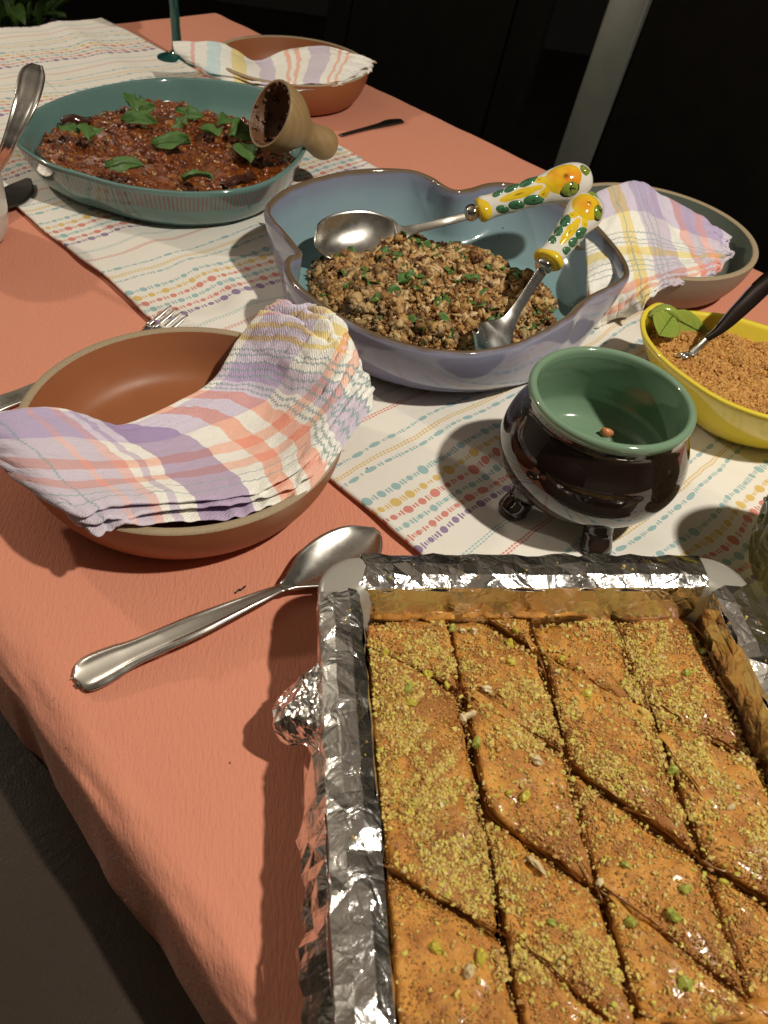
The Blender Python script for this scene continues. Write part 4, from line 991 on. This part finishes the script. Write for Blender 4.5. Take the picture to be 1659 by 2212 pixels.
PPts = mound_pts(120, SO, scn, .98, lambda r, q: zs(np.minimum(r, 1), q) + .0045)
parts = [leafbit(p,   .007 + .009 * rng.random(), .0032 + .0040 * rng.random(), rng.random() * 6.28, (rng.normal() * .4, rng.normal() * .4), None, i, 7)[0] for i, p in enumerate(PPts)]
V, F, U = merge(*parts); tag(mk('chopped_parsley', V, F, mats['parsley'], None), 'chopped green parsley scattered through the grain heap', 'herbs', kind='stuff')
(g_, q_) = leafbit(M(1035, 632, .045), .020, .008, .6, (.2, -.2), None, 3); thing_mesh('parsley_leaf', *g_[:2], mats['parsley'], 'bright green herb leaf on the right of the grain heap', 'herb')
(g_, q_) = leafbit(M(603, 435, .064), .012, .0035, 1.2, (.7, .1), None, 5); thing_mesh('parsley_leaf', *g_[:2], mats['parsley'], 'scrap of green herb stuck inside the rim of the blue dish', 'herb')

# serving pieces with lemon handles
def lemon_handle(root, P0, P1, wid):
    P0, P1 = np.asarray(P0), np.asarray(P1); L = np.linalg.norm(P1 - P0); d = (P1 - P0) / L; fl = .76
    u = np.array([0, -.72, .69]); u = u - (u @ d) * d; u /= np.linalg.norm(u); s = np.cross(d, u)
    f = lambda t_: P0 + d * L * t_
    prof = [(0, .62), (.04, .78), (.12, .72), (.22, .74), (.30, .80), (.37, .78), (.46, .88), (.54, .86), (.64, 1.0), (.74, 1.10), (.84, 1.08), (.92, .90), (.975, .60), (1.0, .15)]
    pts = np.array([f(a) for a, b in prof]); pts += u * (.004 * np.sin(np.linspace(0, math.pi, len(pts))))[:, None]
    A_ = np.linspace(0, 1, 70); pr_ = spline(np.array([wid * b for a, b in prof]), 70); pc_ = spline(pts, 70); th_ = np.linspace(0, 2 * math.pi, 28, endpoint=False)
    V, F, U = rings([p + np.outer(np.sin(th_) * r, s) + np.outer(np.cos(th_) * r * fl, u) for p, r in zip(pc_, pr_)]); body = mk('ceramic_handle', V, F, mats['white_cer'], root)
    prw = lambda a: wid * np.interp(a, [p[0] for p in prof], [p[1] for p in prof])
    surf = lambda a, x: f(a) + u * (.004 * math.sin(math.pi * a)) + s * prw(a) * math.sin(x) + u * prw(a) * fl * math.cos(x)
    # yellow collar
    V, F, U = tube([f(-.01), f(.0), f(.035), f(.075), f(.10)], [wid * .55, wid * .82, wid * .92, wid * .84, wid * .70], 26, fl, 24); mk('collar', V, F, mats['yellow_cer'], root)
    def patch(a, x, la, lx, m, name, par=root, up_=.0012, sk=0.0, nn=14):
        r_ = np.linspace(0, 1, 6); th = np.linspace(0, 2 * math.pi, 26, endpoint=False); rgs = []
        for r0 in r_[::-1]:
            rgs.append([surf(a + la * r0 * math.cos(q) + sk * r0 * math.sin(q), x + lx * r0 * math.sin(q)) + u * (up_ * (1 - r0 ** 2.5)) - u * .0006 for q in th])
        V, F, U = rings(rgs, False, True); return mk(name, V, F, m, par)
    # yellow stem painted up the middle, forking round the lemon
    patch(.34, .02, .27, .50, mats['yellow_cer'], 'painted_stem', up_=.0010)
    patch(.535, -.55, .075, .62, mats['yellow_cer'], 'painted_stem', up_=.0009, sk=.07); patch(.535, .55, .075, .62, mats['yellow_cer'], 'painted_stem', up_=.0009, sk=-.07)
    for a, l_ in ((.175, .060), (.295, .076), (.44, .094)):
        for sg in (-1, 1):
            patch(a + .01, sg * .80, l_ * 1.08, .58, mats['ink'], 'leaf_outline', up_=.0010, sk=sg * .03)
            patch(a + .01, sg * .80, l_, .53, mats['green_cer'], 'painted_leaf', up_=.0020, sk=sg * .03)
    patch(.745, -.10, .205, 1.22, mats['ink'], 'lemon_outline', up_=.0014); patch(.745, -.10, .195, 1.16, mats['lemon_cer'], 'painted_lemon', up_=.0030)
    patch(.755, .62, .104, .62, mats['ink'], 'leaf_outline', up_=.0034); patch(.755, .62, .096, .57, mats['lime_cer'], 'painted_leaf', up_=.0040)
    for q in (-.3, .1, .5): 
        a0 = surf(.755, .62) + u * .0042; b0 = surf(.755 + .05 * math.cos(q * 3), .62 + .3 * math.sin(q * 5)) + u * .0036
        V, F, U = tube([a0, (a0 + b0) / 2 + u * .0002, b0], .00035, 5, 1, 5); mk('leaf_vein', V, F, mats['ink'], root)
    patch(.925, -.30, .060, .60, mats['ink'], 'leaf_outline', up_=.0030); patch(.925, -.30, .052, .54, mats['lime_cer'], 'painted_leaf', up_=.0040)
    # polished ferrule
    V, F, U = tube([f(-.115), f(-.10), f(-.07), f(-.035), f(0)], [wid * .28, wid * .44, wid * .54, wid * .52, wid * .40], 20, .9, 20); mk('ferrule', V, F, mats['polished'], root)
ss = thing('serving_spoon', M(770, 520, .012), 'serving spoon with lemon painted handle resting on the back of the blue dish', 'serving spoon')
H0, H1 = M(1033, 455, .088), M(1279, 380, .126)
pth = [M(682, 528, .047), M(703, 520, .045), M(745, 514, .044), (M(800, 510, .044)), M(845, 506, .046), M(868, 502, .049), M(900, 493, .054), M(960, 478, .066), M(1018, 462, .084)]
V, F = cutlery(pth, [.003, .018, .0265, .0285, .0195, .0085, .0050, .0046, .0050], lambda t_, x: (.012 * math.sin(math.pi * min(1, t_ / .55)) ** .8 * (x * x - 1) if t_ < .55 else -.0006 * x * x), 21, 120, .0014, side=np.array([0, -.80, -.60]))
mk('spoon_bowl', V, F, mats['steel'], ss); lemon_handle(ss, H0, H1, .0165)
sf = thing('serving_fork', M(1060, 735, .03), 'serving fork with lemon painted handle, its head in the grain heap', 'serving fork')
H0, H1 = M(1181, 566, .086), M(1283, 432, .120)
pth = [M(1025, 752, .030), M(1050, 742, .034), M(1076, 722, .038), M(1098, 698, .043), M(1116, 670, .051), M(1140, 634, .063), M(1172, 586, .080)]
V, F = cutlery(pth, [.022, .021, .0165, .0085, .0056, .0052, .0056], lambda t_, x: .004 * math.cos(x * 1.5) * max(0, 1 - t_ * 1.6) - .0006 * x * x, 21, 90, .0016, side=np.array([.86, .42, -.1]))
mk('fork_head', V, F, mats['steel'], sf); lemon_handle(sf, H0, H1, .0165)

# ------------------------------------------------------------------ teal dish with aubergine stew
od = np.array([M(*p, .056) for p in ((32, 300), (38, 318), (100, 345 + 12), (170, 378), (250, 402), (340, 416), (420, 421), (500, 416), (560, 404), (610, 380), (650, 343), (668, 305), (668, 265), (655, 240), (630, 217), (580, 195), (520, 181), (450, 172), (380, 169), (310, 173), (230, 186), (160, 203), (100, 226), (60, 250), (38, 278))])
OR = spline(od, 200, True); oc = OR.mean(0) * [1, 1, 0]
for _ in range(8): OR = .5 * OR + .25 * (np.roll(OR, 1, 0) + np.roll(OR, -1, 0))
no = (OR - oc) * [1, 1, 0]; no /= np.linalg.norm(no, axis=1, keepdims=True)
def sh(Rm, c, f, z): q = c + (Rm - c) * [f, f, 0]; q[:, 2] = z; return q
fz = [(.40, .007), (.78, .006), (.845, .008), (.895, .016), (.928, .026), (.955, .036), (.978, .046), (.992, .052)]
rg = [sh(OR, oc, f, z) for f, z in fz] + [OR + [0, 0, 0], OR - no * .0012 + [0, 0, .0018], OR - no * .0042 + [0, 0, .0018], OR - no * .0058 + [0, 0, -.0005]]
rg += [sh(OR - no * .006, oc, f, z) for f, z in ((.975, .045), (.945, .032), (.90, .021), (.80, .013), (.4, .011))]
td = thing('teal_dish', oc + [0, 0, .005], 'oval teal dish with thin red brown lines round it, full of stew', 'dish')
V, F, U = rings(rg); nr_ = len(rg); vm = np.interp(np.arange(nr_), [0, 2, 8, nr_ - 1], [0, .07, .36, 1]); U[:nr_ * 200, 1] = np.repeat(vm, 200)
mk('dish_body', V, F, mats['teal'], td, uv=U)
st = [M(*p, .040) for p in ((75, 318), (100, 285), (160, 255), (235, 232), (320, 212), (400, 222), (480, 240), (560, 262), (615, 300), (636, 345), (600, 385), (530, 405), (430, 418), (330, 405), (220, 385), (130, 355))]
ST = spline(np.array(st), 120, True); stc = ST.mean(0)
zt = lambda r, q: .036 + .012 * np.clip(1 - r ** 2, 0, 1) + .0038 * vn(q[:, :2], 38, 27) + .0026 * vn(q[:, :2], 90, 28)
rr = []
for f in np.linspace(1, .02, 30):
    q = stc + (ST - stc) * f; q[:, 2] = zt(np.full(len(q), f), q) + .0010 * vn(q[:, :2], 260, 29); rr.append(q)
rr.insert(0, sh(ST, stc, 1.005, .020))
V, F, U = rings(rr, False, True)
P = mound_pts(1300, ST, stc, 1.0, lambda r, q: zt(r, q) - .0004)
s_ = (.0016 + .0034 * rng.random(len(P)) ** 2.4)[:, None] * (.7 + .6 * rng.random((len(P), 3)))
tag(mk('aubergine_stew', V, F, mats['stew'], None), 'glossy red brown aubergine and tomato stew in the teal dish', 'stew', kind='stuff')
Vs, Fs = scatter(P, s_, ICO2, .10)
tag(mk('stew_pieces', Vs, Fs, mats['stew_bits'], None), 'small chopped pieces in the red brown stew', 'stew', kind='stuff')
for px, py, L_, lab in ((345, 262, .020, 'dark aubergine strip sunk in the middle of the stew'), (515, 388, .024, 'dark aubergine strip at the right front of the stew'), (165, 262, .018, 'dark aubergine strip at the left back of the stew')):
    p = M(px, py, .0435); u = np.linspace(-1, 1, 22)[:, None]; v = np.linspace(-1, 1, 10)[None]; a_s = rng.random() * 1.2
    X = p[0] + u * L_ * math.cos(a_s) - v * .006 * math.sin(a_s); Y = p[1] + u * L_ * math.sin(a_s) + v * .006 * math.cos(a_s)
    Z = p[2] + .005 * (1 - v ** 2) + .003 * vn(np.stack([X, Y], -1), 90, 3) - .002 * u ** 2
    V, F, U = pillow(np.stack([X, Y, Z], -1), .002, 6); thing_mesh('aubergine_slice', V, F, mats['aubergine'], lab, 'vegetable')
MINT = [(150, 284, .032, .016, 2.9, 'mint leaf at the left of the stew, left of a pair'), (196, 290, .026, .014, 1.9, 'mint leaf at the left of the stew, right of a pair'), (292, 226, .028, .016, 1.6, 'mint leaf standing up at the back of the stew'), (318, 240, .020, .009, .3, 'small mint leaf beside the standing one at the back'),
        (300, 266, .034, .012, .15, 'mint leaf in the middle back of the stew'), (390, 262, .036, .018, -1.2, 'broad dark mint leaf centre back of the stew'), (410, 250, .026, .012, .2, 'mint leaf above the broad dark one'), (455, 290, .028, .013, 2.7, 'oval mint leaf right of the centre'), (486, 262, .030, .010, 1.5, 'folded mint sprig tip near the wooden scoop'),
        (370, 314, .036, .015, .1, 'pale mint leaf in the very middle of the stew'), (522, 290, .028, .015, .8, 'mint leaf half under the dark one by the scoop'), (530, 325, .038, .019, -1.1, 'large dark mint leaf at the right, below the scoop'), (268, 364, .038, .013, .0, 'mint leaf at the left front rim of the stew'), (425, 386, .044, .012, -.35, 'long folded mint leaf at the front of the stew')]
for i, (px, py, L_, W_, az, lab) in enumerate(MINT):
    p = M(px, py, .056); g_, Q = leafbit(p + [0, 0, .003], L_ * (.85 + .5 * rng.random()), W_ * (.7 + .5 * rng.random()), az, (rng.normal() * .16, .25 + rng.normal() * .25), None, 30 + i, 15)
    rt_ = thing('mint_leaf', p, lab, 'leaf', 'mint leaves on the stew'); mk('blade', *g_[:2], mats['mint'], rt_)
    mid = Q[1:-1, 3] + [0, 0, .0007]; V, F, U = tube(mid, np.linspace(.0008, .0003, len(mid)), 6); mk('rib', V, F, mats['mint_rib'], rt_)
# wooden scoop
scp = thing('wooden_scoop', M(620, 270, .05), 'pale wooden scoop with stained cup, leaning on the rim of the teal dish', 'scoop')
O_, E_ = M(584, 246, .100), M(712, 318, .054); d, s, u = frame(E_ - O_); L_ = np.linalg.norm(E_ - O_)
def axis_lathe(prof, n=48):
    a = np.linspace(0, 2 * math.pi, n, endpoint=False)
    return rings([O_ + d * (t_ * L_) + np.outer(np.cos(a) * r * 1.0, s) + np.outer(np.sin(a) * r, u) for t_, r in prof])
V, F, U = axis_lathe(spn([(-.01, .0355), (0, .0375), (.12, .0372), (.26, .034), (.40, .026), (.52, .0175), (.62, .0148), (.74, .0165), (.86, .0185), (.96, .0170), (1.03, .0120), (1.06, .003)], 50))
mk('outside', V, [f for f in F if (len(V) - 2) not in f], mats['wood'], scp)
V, F, U = axis_lathe(spn([(-.01, .0355), (.0, .0338), (.10, .0320), (.22, .028), (.32, .019), (.37, .006)], 26)); mk('cup_lining', V, [f for f in F if (len(V) - 2) not in f], mats['stain'], scp)
q_ = rng.random(90); a_r = rng.random(90) * 6.28; r_r = np.interp(q_, [0, .3, .7, 1], [.0325, .0312, .026, .015])
P = O_ + d * (q_ * .33 * L_)[:, None] + np.cos(a_r)[:, None] * s * r_r[:, None] + np.sin(a_r)[:, None] * u * r_r[:, None]
V, F = scatter(P, .0010 + .0022 * rng.random((90, 3)), ICO2, .2); tag(mk('scoop_residue', V, F, mats['stain'], None), 'brown sauce residue coating the inside of the wooden scoop', 'sauce', kind='stuff')
ph = M(692, 300, 0); hp = O_ + d * (.90 * L_); vdir = np.array([0, 0, CAM_H]) - hp; vdir /= np.linalg.norm(vdir)
V, F, U = tube([hp + vdir * .0120, hp + vdir * .0185], .0026, 10); mk('hang_hole', V, F, mats['stain'], scp)

# ------------------------------------------------------------------ cup, spoons, goblet, tumbler
cc = np.array([-.474, .725, .0015]); cupo = thing('white_cup', cc, 'white cup at the left table edge, a spoon standing in it', 'cup')
mk('cup_body', *lathe(spn([(.02, .001), (.034, .0), (.040, .006), (.045, .03), (.0465, .06), (.0465, .086), (.0455, .089), (.0438, .088), (.0435, .06), (.041, .03), (.03, .008), (.01, .006)], 60), cc, 80)[:2], mats['white_cup'], cupo)
cut_thing('dessert_spoon', [M(80, 143, .160), M(70, 165, .157), M(58, 215, .147), M(30, 285, .125), M(8, 335, .105), M(-30, 400, .06)], [.0055, .0112, .0105, .0070, .0058, .005], lambda t_, x: .0010 * math.exp(-((abs(x) - .7) / .18) ** 2) - .0012 * x * x, mats['steel'],
          'shiny spoon handle rising from the white cup', 'spoon', side=np.array([.95, .2, -.2]))
cut_thing('tea_spoon', [M(62, 385, .013), M(45, 405, .010), M(20, 425, .009), M(-10, 440, .010), M(-45, 455, .015), M(-120, 480, .018)], [.003, .015, .020, .0165, .005, .004], spoon_prof(-.5, .0, 0), mats['dark_steel'], 'dark steel spoon lying behind the white cup', 'spoon')
gc = M(385, 128, .001); gob = thing('goblet', gc, 'dark teal glass goblet standing behind the striped napkin', 'goblet')
mk('foot', *lathe(spn([(.043, .0), (.044, .0018), (.034, .0040), (.016, .0080), (.009, .014)], 24), gc, 64)[:2], mats['goblet'], gob)
mk('stem', *lathe(spn([(.0095, .012), (.0078, .03), (.0074, .07), (.0085, .115), (.014, .135)], 30), gc, 40)[:2], mats['goblet'], gob)
mk('cup', *lathe(spn([(.010, .134), (.028, .146), (.040, .175), (.042, .215), (.040, .240), (.0385, .240), (.0385, .210), (.034, .172), (.01, .148)], 50), gc, 64)[:2], mats['goblet'], gob)

gl = np.array([.319, .394, .0045]); tum = thing('glass_tumbler', gl, 'olive pressed glass tumbler with raised squares at the right edge', 'glass')
gprof = [(.028, .0), (.036, .001), (.041, .006), (.048, .022), (.0525, .045), (.054, .062), (.052, .085), (.047, .112), (.043, .130), (.0425, .140)]
gp = spline(np.array(gprof), 60)
mk('glass_wall', *lathe([tuple(q) for q in gp] + [(.040, .140), (.040, .128), (.049, .07), (.038, .012), (.01, .008)], gl, 96)[:2], mats['glass'], tum)
gr = lambda z: np.interp(z, gp[:, 1], gp[:, 0])
for zi, (za, zb) in enumerate(((.010, .036), (.039, .065), (.068, .094), (.097, .121))):
    for k in range(16):
        a0 = 2 * math.pi * (k + .5 * 0) / 16; a1 = a0 + 2 * math.pi / 16 * .86
        rgs = []
        for ins, ht in ((0, .0), (.06, .0018), (.22, .0026), (.30, .0010), (.36, .0008)):
            pts = []
            for q in np.linspace(0, 2 * math.pi, 24, endpoint=False):
                cx, sx = math.cos(q), math.sin(q); e = .55; x_ = math.copysign(abs(cx) ** e, cx) * (1 - ins); y_ = math.copysign(abs(sx) ** e, sx) * (1 - ins)
                aa = (a0 + a1) / 2 + x_ * (a1 - a0) / 2; z_ = (za + zb) / 2 + y_ * (zb - za) / 2; r_ = gr(z_) + .0002 + ht
                pts.append((gl[0] + r_ * math.cos(aa), gl[1] + r_ * math.sin(aa), gl[2] + z_))
            rgs.append(pts)
        zc_, ac = (za + zb) / 2, (a0 + a1) / 2
        V, F, U = rings(rgs, False, True)
        Vd, Fd = scatter([(gl[0] + (gr(zc_) + .0018) * math.cos(ac), gl[1] + (gr(zc_) + .0018) * math.sin(ac), gl[2] + zc_)], np.array([[.0025, .0025, .003]]), ICO2, .02)
        V, F, U = merge((V, F), (Vd, Fd)); mk('raised_square', V, F, mats['glass'], tum)

# ------------------------------------------------------------------ chairs
def chair(name, sn, facing, label, m_seat, m_frame, group=None, back_z=(-.28, .30), wid=.47, lean=.10, loc_z=-.30):
    """sn: (s, n) of the seat middle; facing +1: back on the far (+n) side"""
    s0, n0 = sn; root = thing(name, TS(s0, n0, ZF), label, 'chair', group)
    bevel(mk('seat', *box(TS(s0, n0, loc_z - .03), (wid, .44, .07), TANG), m_seat, root, smooth=True), .022, 4)
    for a in (-1, 1):
        for b in (-1, 1):
            V, F = box(TS(s0 + a * (wid / 2 - .02), n0 + b * .19, (ZF + loc_z - .065) / 2), (.03, .03, loc_z - .065 - ZF), TANG); mk('leg', V, F, m_frame, root, smooth=False)
    # leaning back panel and flat posts at its sides
    def slab(sa, sb, na, z0, z1, th, nm, m):
        q = []
        for z_, nn_ in ((z0, na), (z1, na + facing * lean)):
            for s_ in (sa, sb):
                for t_ in (0, th): q.append(TS(s_, nn_ + facing * t_, z_))
        F = [(0, 1, 3, 2), (4, 6, 7, 5), (0, 4, 5, 1), (2, 3, 7, 6), (0, 2, 6, 4), (1, 5, 7, 3)]
        return bevel(mk(nm, np.array(q), F, m, root, smooth=True), .006, 3)
    nb = n0 + facing * .235
    slab(s0 - wid / 2 + .075, s0 + wid / 2 - .075, nb + .004, back_z[0], back_z[1] - .02, .04, 'backrest', m_seat)
    for a in (-1, 1): slab(s0 + a * (wid / 2) - (0 if a < 0 else .07), s0 + a * (wid / 2) + (.07 if a < 0 else 0), nb - .002, back_z[0] - .1, back_z[1], .02, 'back_post', m_frame)
    return root
chair('dining_chair', (-.515, .945), 1, 'black chair with flat grey metal post, behind the grey green bowl', mats['black_leather'], mats['frame_metal'], 'dark dining chairs', wid=.56)
chair('dining_chair', (-1.19, .96), 1, 'black chair at the far end, behind the far terracotta bowl', mats['black_leather'], mats['black_leather'], 'dark dining chairs', wid=.56)
chair('dining_chair', (.12, .96), 1, 'black chair at the right edge of the picture', mats['black_leather'], mats['black_leather'], 'dark dining chairs', wid=.50)
# brown leather chair at the lower left: a big soft seat
lc = thing('leather_chair', TS(-.02, -.20, ZF), 'dark brown leather chair drawn up at the near left corner', 'chair')
def seat():
    nu, nv = 80, 60; u = np.linspace(-1, 1, nu)[:, None]; v = np.linspace(-1, 1, nv)[None]
    sq = lambda x: np.clip(1 - np.abs(x) ** 6, 0, 1)
    Z = -.112 + .018 * (sq(u) * sq(v)) ** .5 - .05 + .05 * (sq(u) * sq(v)) ** .25 + .003 * vn(np.stack([u * 2 + 0 * v, v * 2 + 0 * u], -1), 2, 5)
    P = np.stack([TT[0] * (-.20 + .56 * u) + TN[0] * (-.14 + .27 * v), TT[1] * (-.20 + .56 * u) + TN[1] * (-.14 + .27 * v), Z + 0 * u * v], -1)
    mk('seat', P.reshape(-1, 3), gridF(nu, nv), mats['leather'], lc)
    bevel(mk('seat_base', *box(TS(-.20, -.14, -.21), (1.08, .52, .10), TANG), mats['leather'], lc, smooth=True), .02)
seat()
for a in (-.25, .25):
    for b in (-.36, .08): mk('leg', *box(TS(-.20 + a * 2, b, (ZF - .26) / 2), (.035, .035, -.26 - ZF), TANG), mats['tabletop'], lc, smooth=False)
bevel(mk('backrest', *box(TS(-.20, -.47, .06), (1.04, .08, .62), TANG), mats['leather'], lc, smooth=True), .03, 4)

# ------------------------------------------------------------------ plant beyond the far end of the table
pc = M(20, 42, -.30); pc[2] = ZF
pl = thing('potted_plant', pc, 'green potted plant in the dark beyond the far end of the table', 'plant')
mk('pot', *lathe([(.09, 0), (.10, .01), (.135, .40), (.142, .41), (.142, .44), (.130, .44), (.125, .41), (.02, .40)], pc, 48)[:2], plain('grey_pot', (.05, .05, .04), .5), pl)
parts = []
for i in range(46):
    a = rng.random() * 6.28; rad = .02 + .16 * rng.random(); p = pc + [rad * math.cos(a), rad * math.sin(a), .44 + .30 * rng.random()]
    g_, Q = leafbit(p, .12 + .05 * rng.random(), .022, a, (-.5 + rng.normal() * .5, rng.normal() * .3), None, 200 + i, 9); parts.append(g_)
V, F, U = merge(*parts); o = mk('foliage', V, F, plain('house_plant_leaf', (.035, .075, .012), .5, (.05, .10, .02), 30), pl)
parts = [tube([pc + [0, 0, .41], pc + [.05 * math.cos(a), .05 * math.sin(a), .6], pc + [.10 * math.cos(a), .10 * math.sin(a), .74]], .004, 6, 1, 10) for a in (0, 1.3, 2.6, 3.9, 5.2)]
V, F, U = merge(*parts); mk('stem', V, F, mats['mint_rib'], pl)

# ------------------------------------------------------------------ small strays
V, F, U = tube([M(508, 1281, .0014), M(516, 1274, .0020), M(522, 1273, .0022), M(530, 1266, .0014)], .0007, 6, 1, 16)
thing_mesh('thread', V, F, mats['ink'], 'short dark thread lying on the cloth above the table spoon', 'thread')
P = [M(rng.uniform(60, 600), rng.uniform(1180, 2000), .0012) for _ in range(7)] + [M(rng.uniform(720, 1300), rng.uniform(860, 1150), .006) for _ in range(10)]
V, F = scatter(np.array(P), .0003 + .0004 * rng.random((len(P), 3)), ICO1, .2); tag(mk('stray_crumbs', V, F, mats['stain'], None), 'stray dark crumbs on the tablecloth and runner', 'crumbs', kind='stuff')
q = []
for _ in range(45):
    k = rng.integers(3); a = rng.random()
    q.append([PP(.003 + .02 * rng.random(), -.04 - .24 * a, .0578), PP(.04 + .2 * a, -.004 - .018 * rng.random(), .0578), PP(PW - .003 - .02 * rng.random(), -.04 - .2 * a, .0578)][k])
V, F = scatter(np.array(q).reshape(-1, 3), .0004 + .0007 * rng.random((45, 3)) ** 2, ICO1, .2); tag(mk('rim_crumbs', V, F, mats['crumbs'], None, smooth=False), 'a few pistachio crumbs spilled on the foil rim', 'crumbs', kind='stuff')
P = mound_pts(60, belly, bc, .86, lambda r, q: .0118 + .030 * np.clip((r * .86 - .70) / .16, 0, 1)); V, F = scatter(P, .0004 + .0009 * rng.random((60, 3)), ICO1, .2)
tag(mk('dish_flecks', V, F, mats['parsley'], None), 'green and dark flecks stuck to the inside of the blue dish', 'crumbs', kind='stuff')
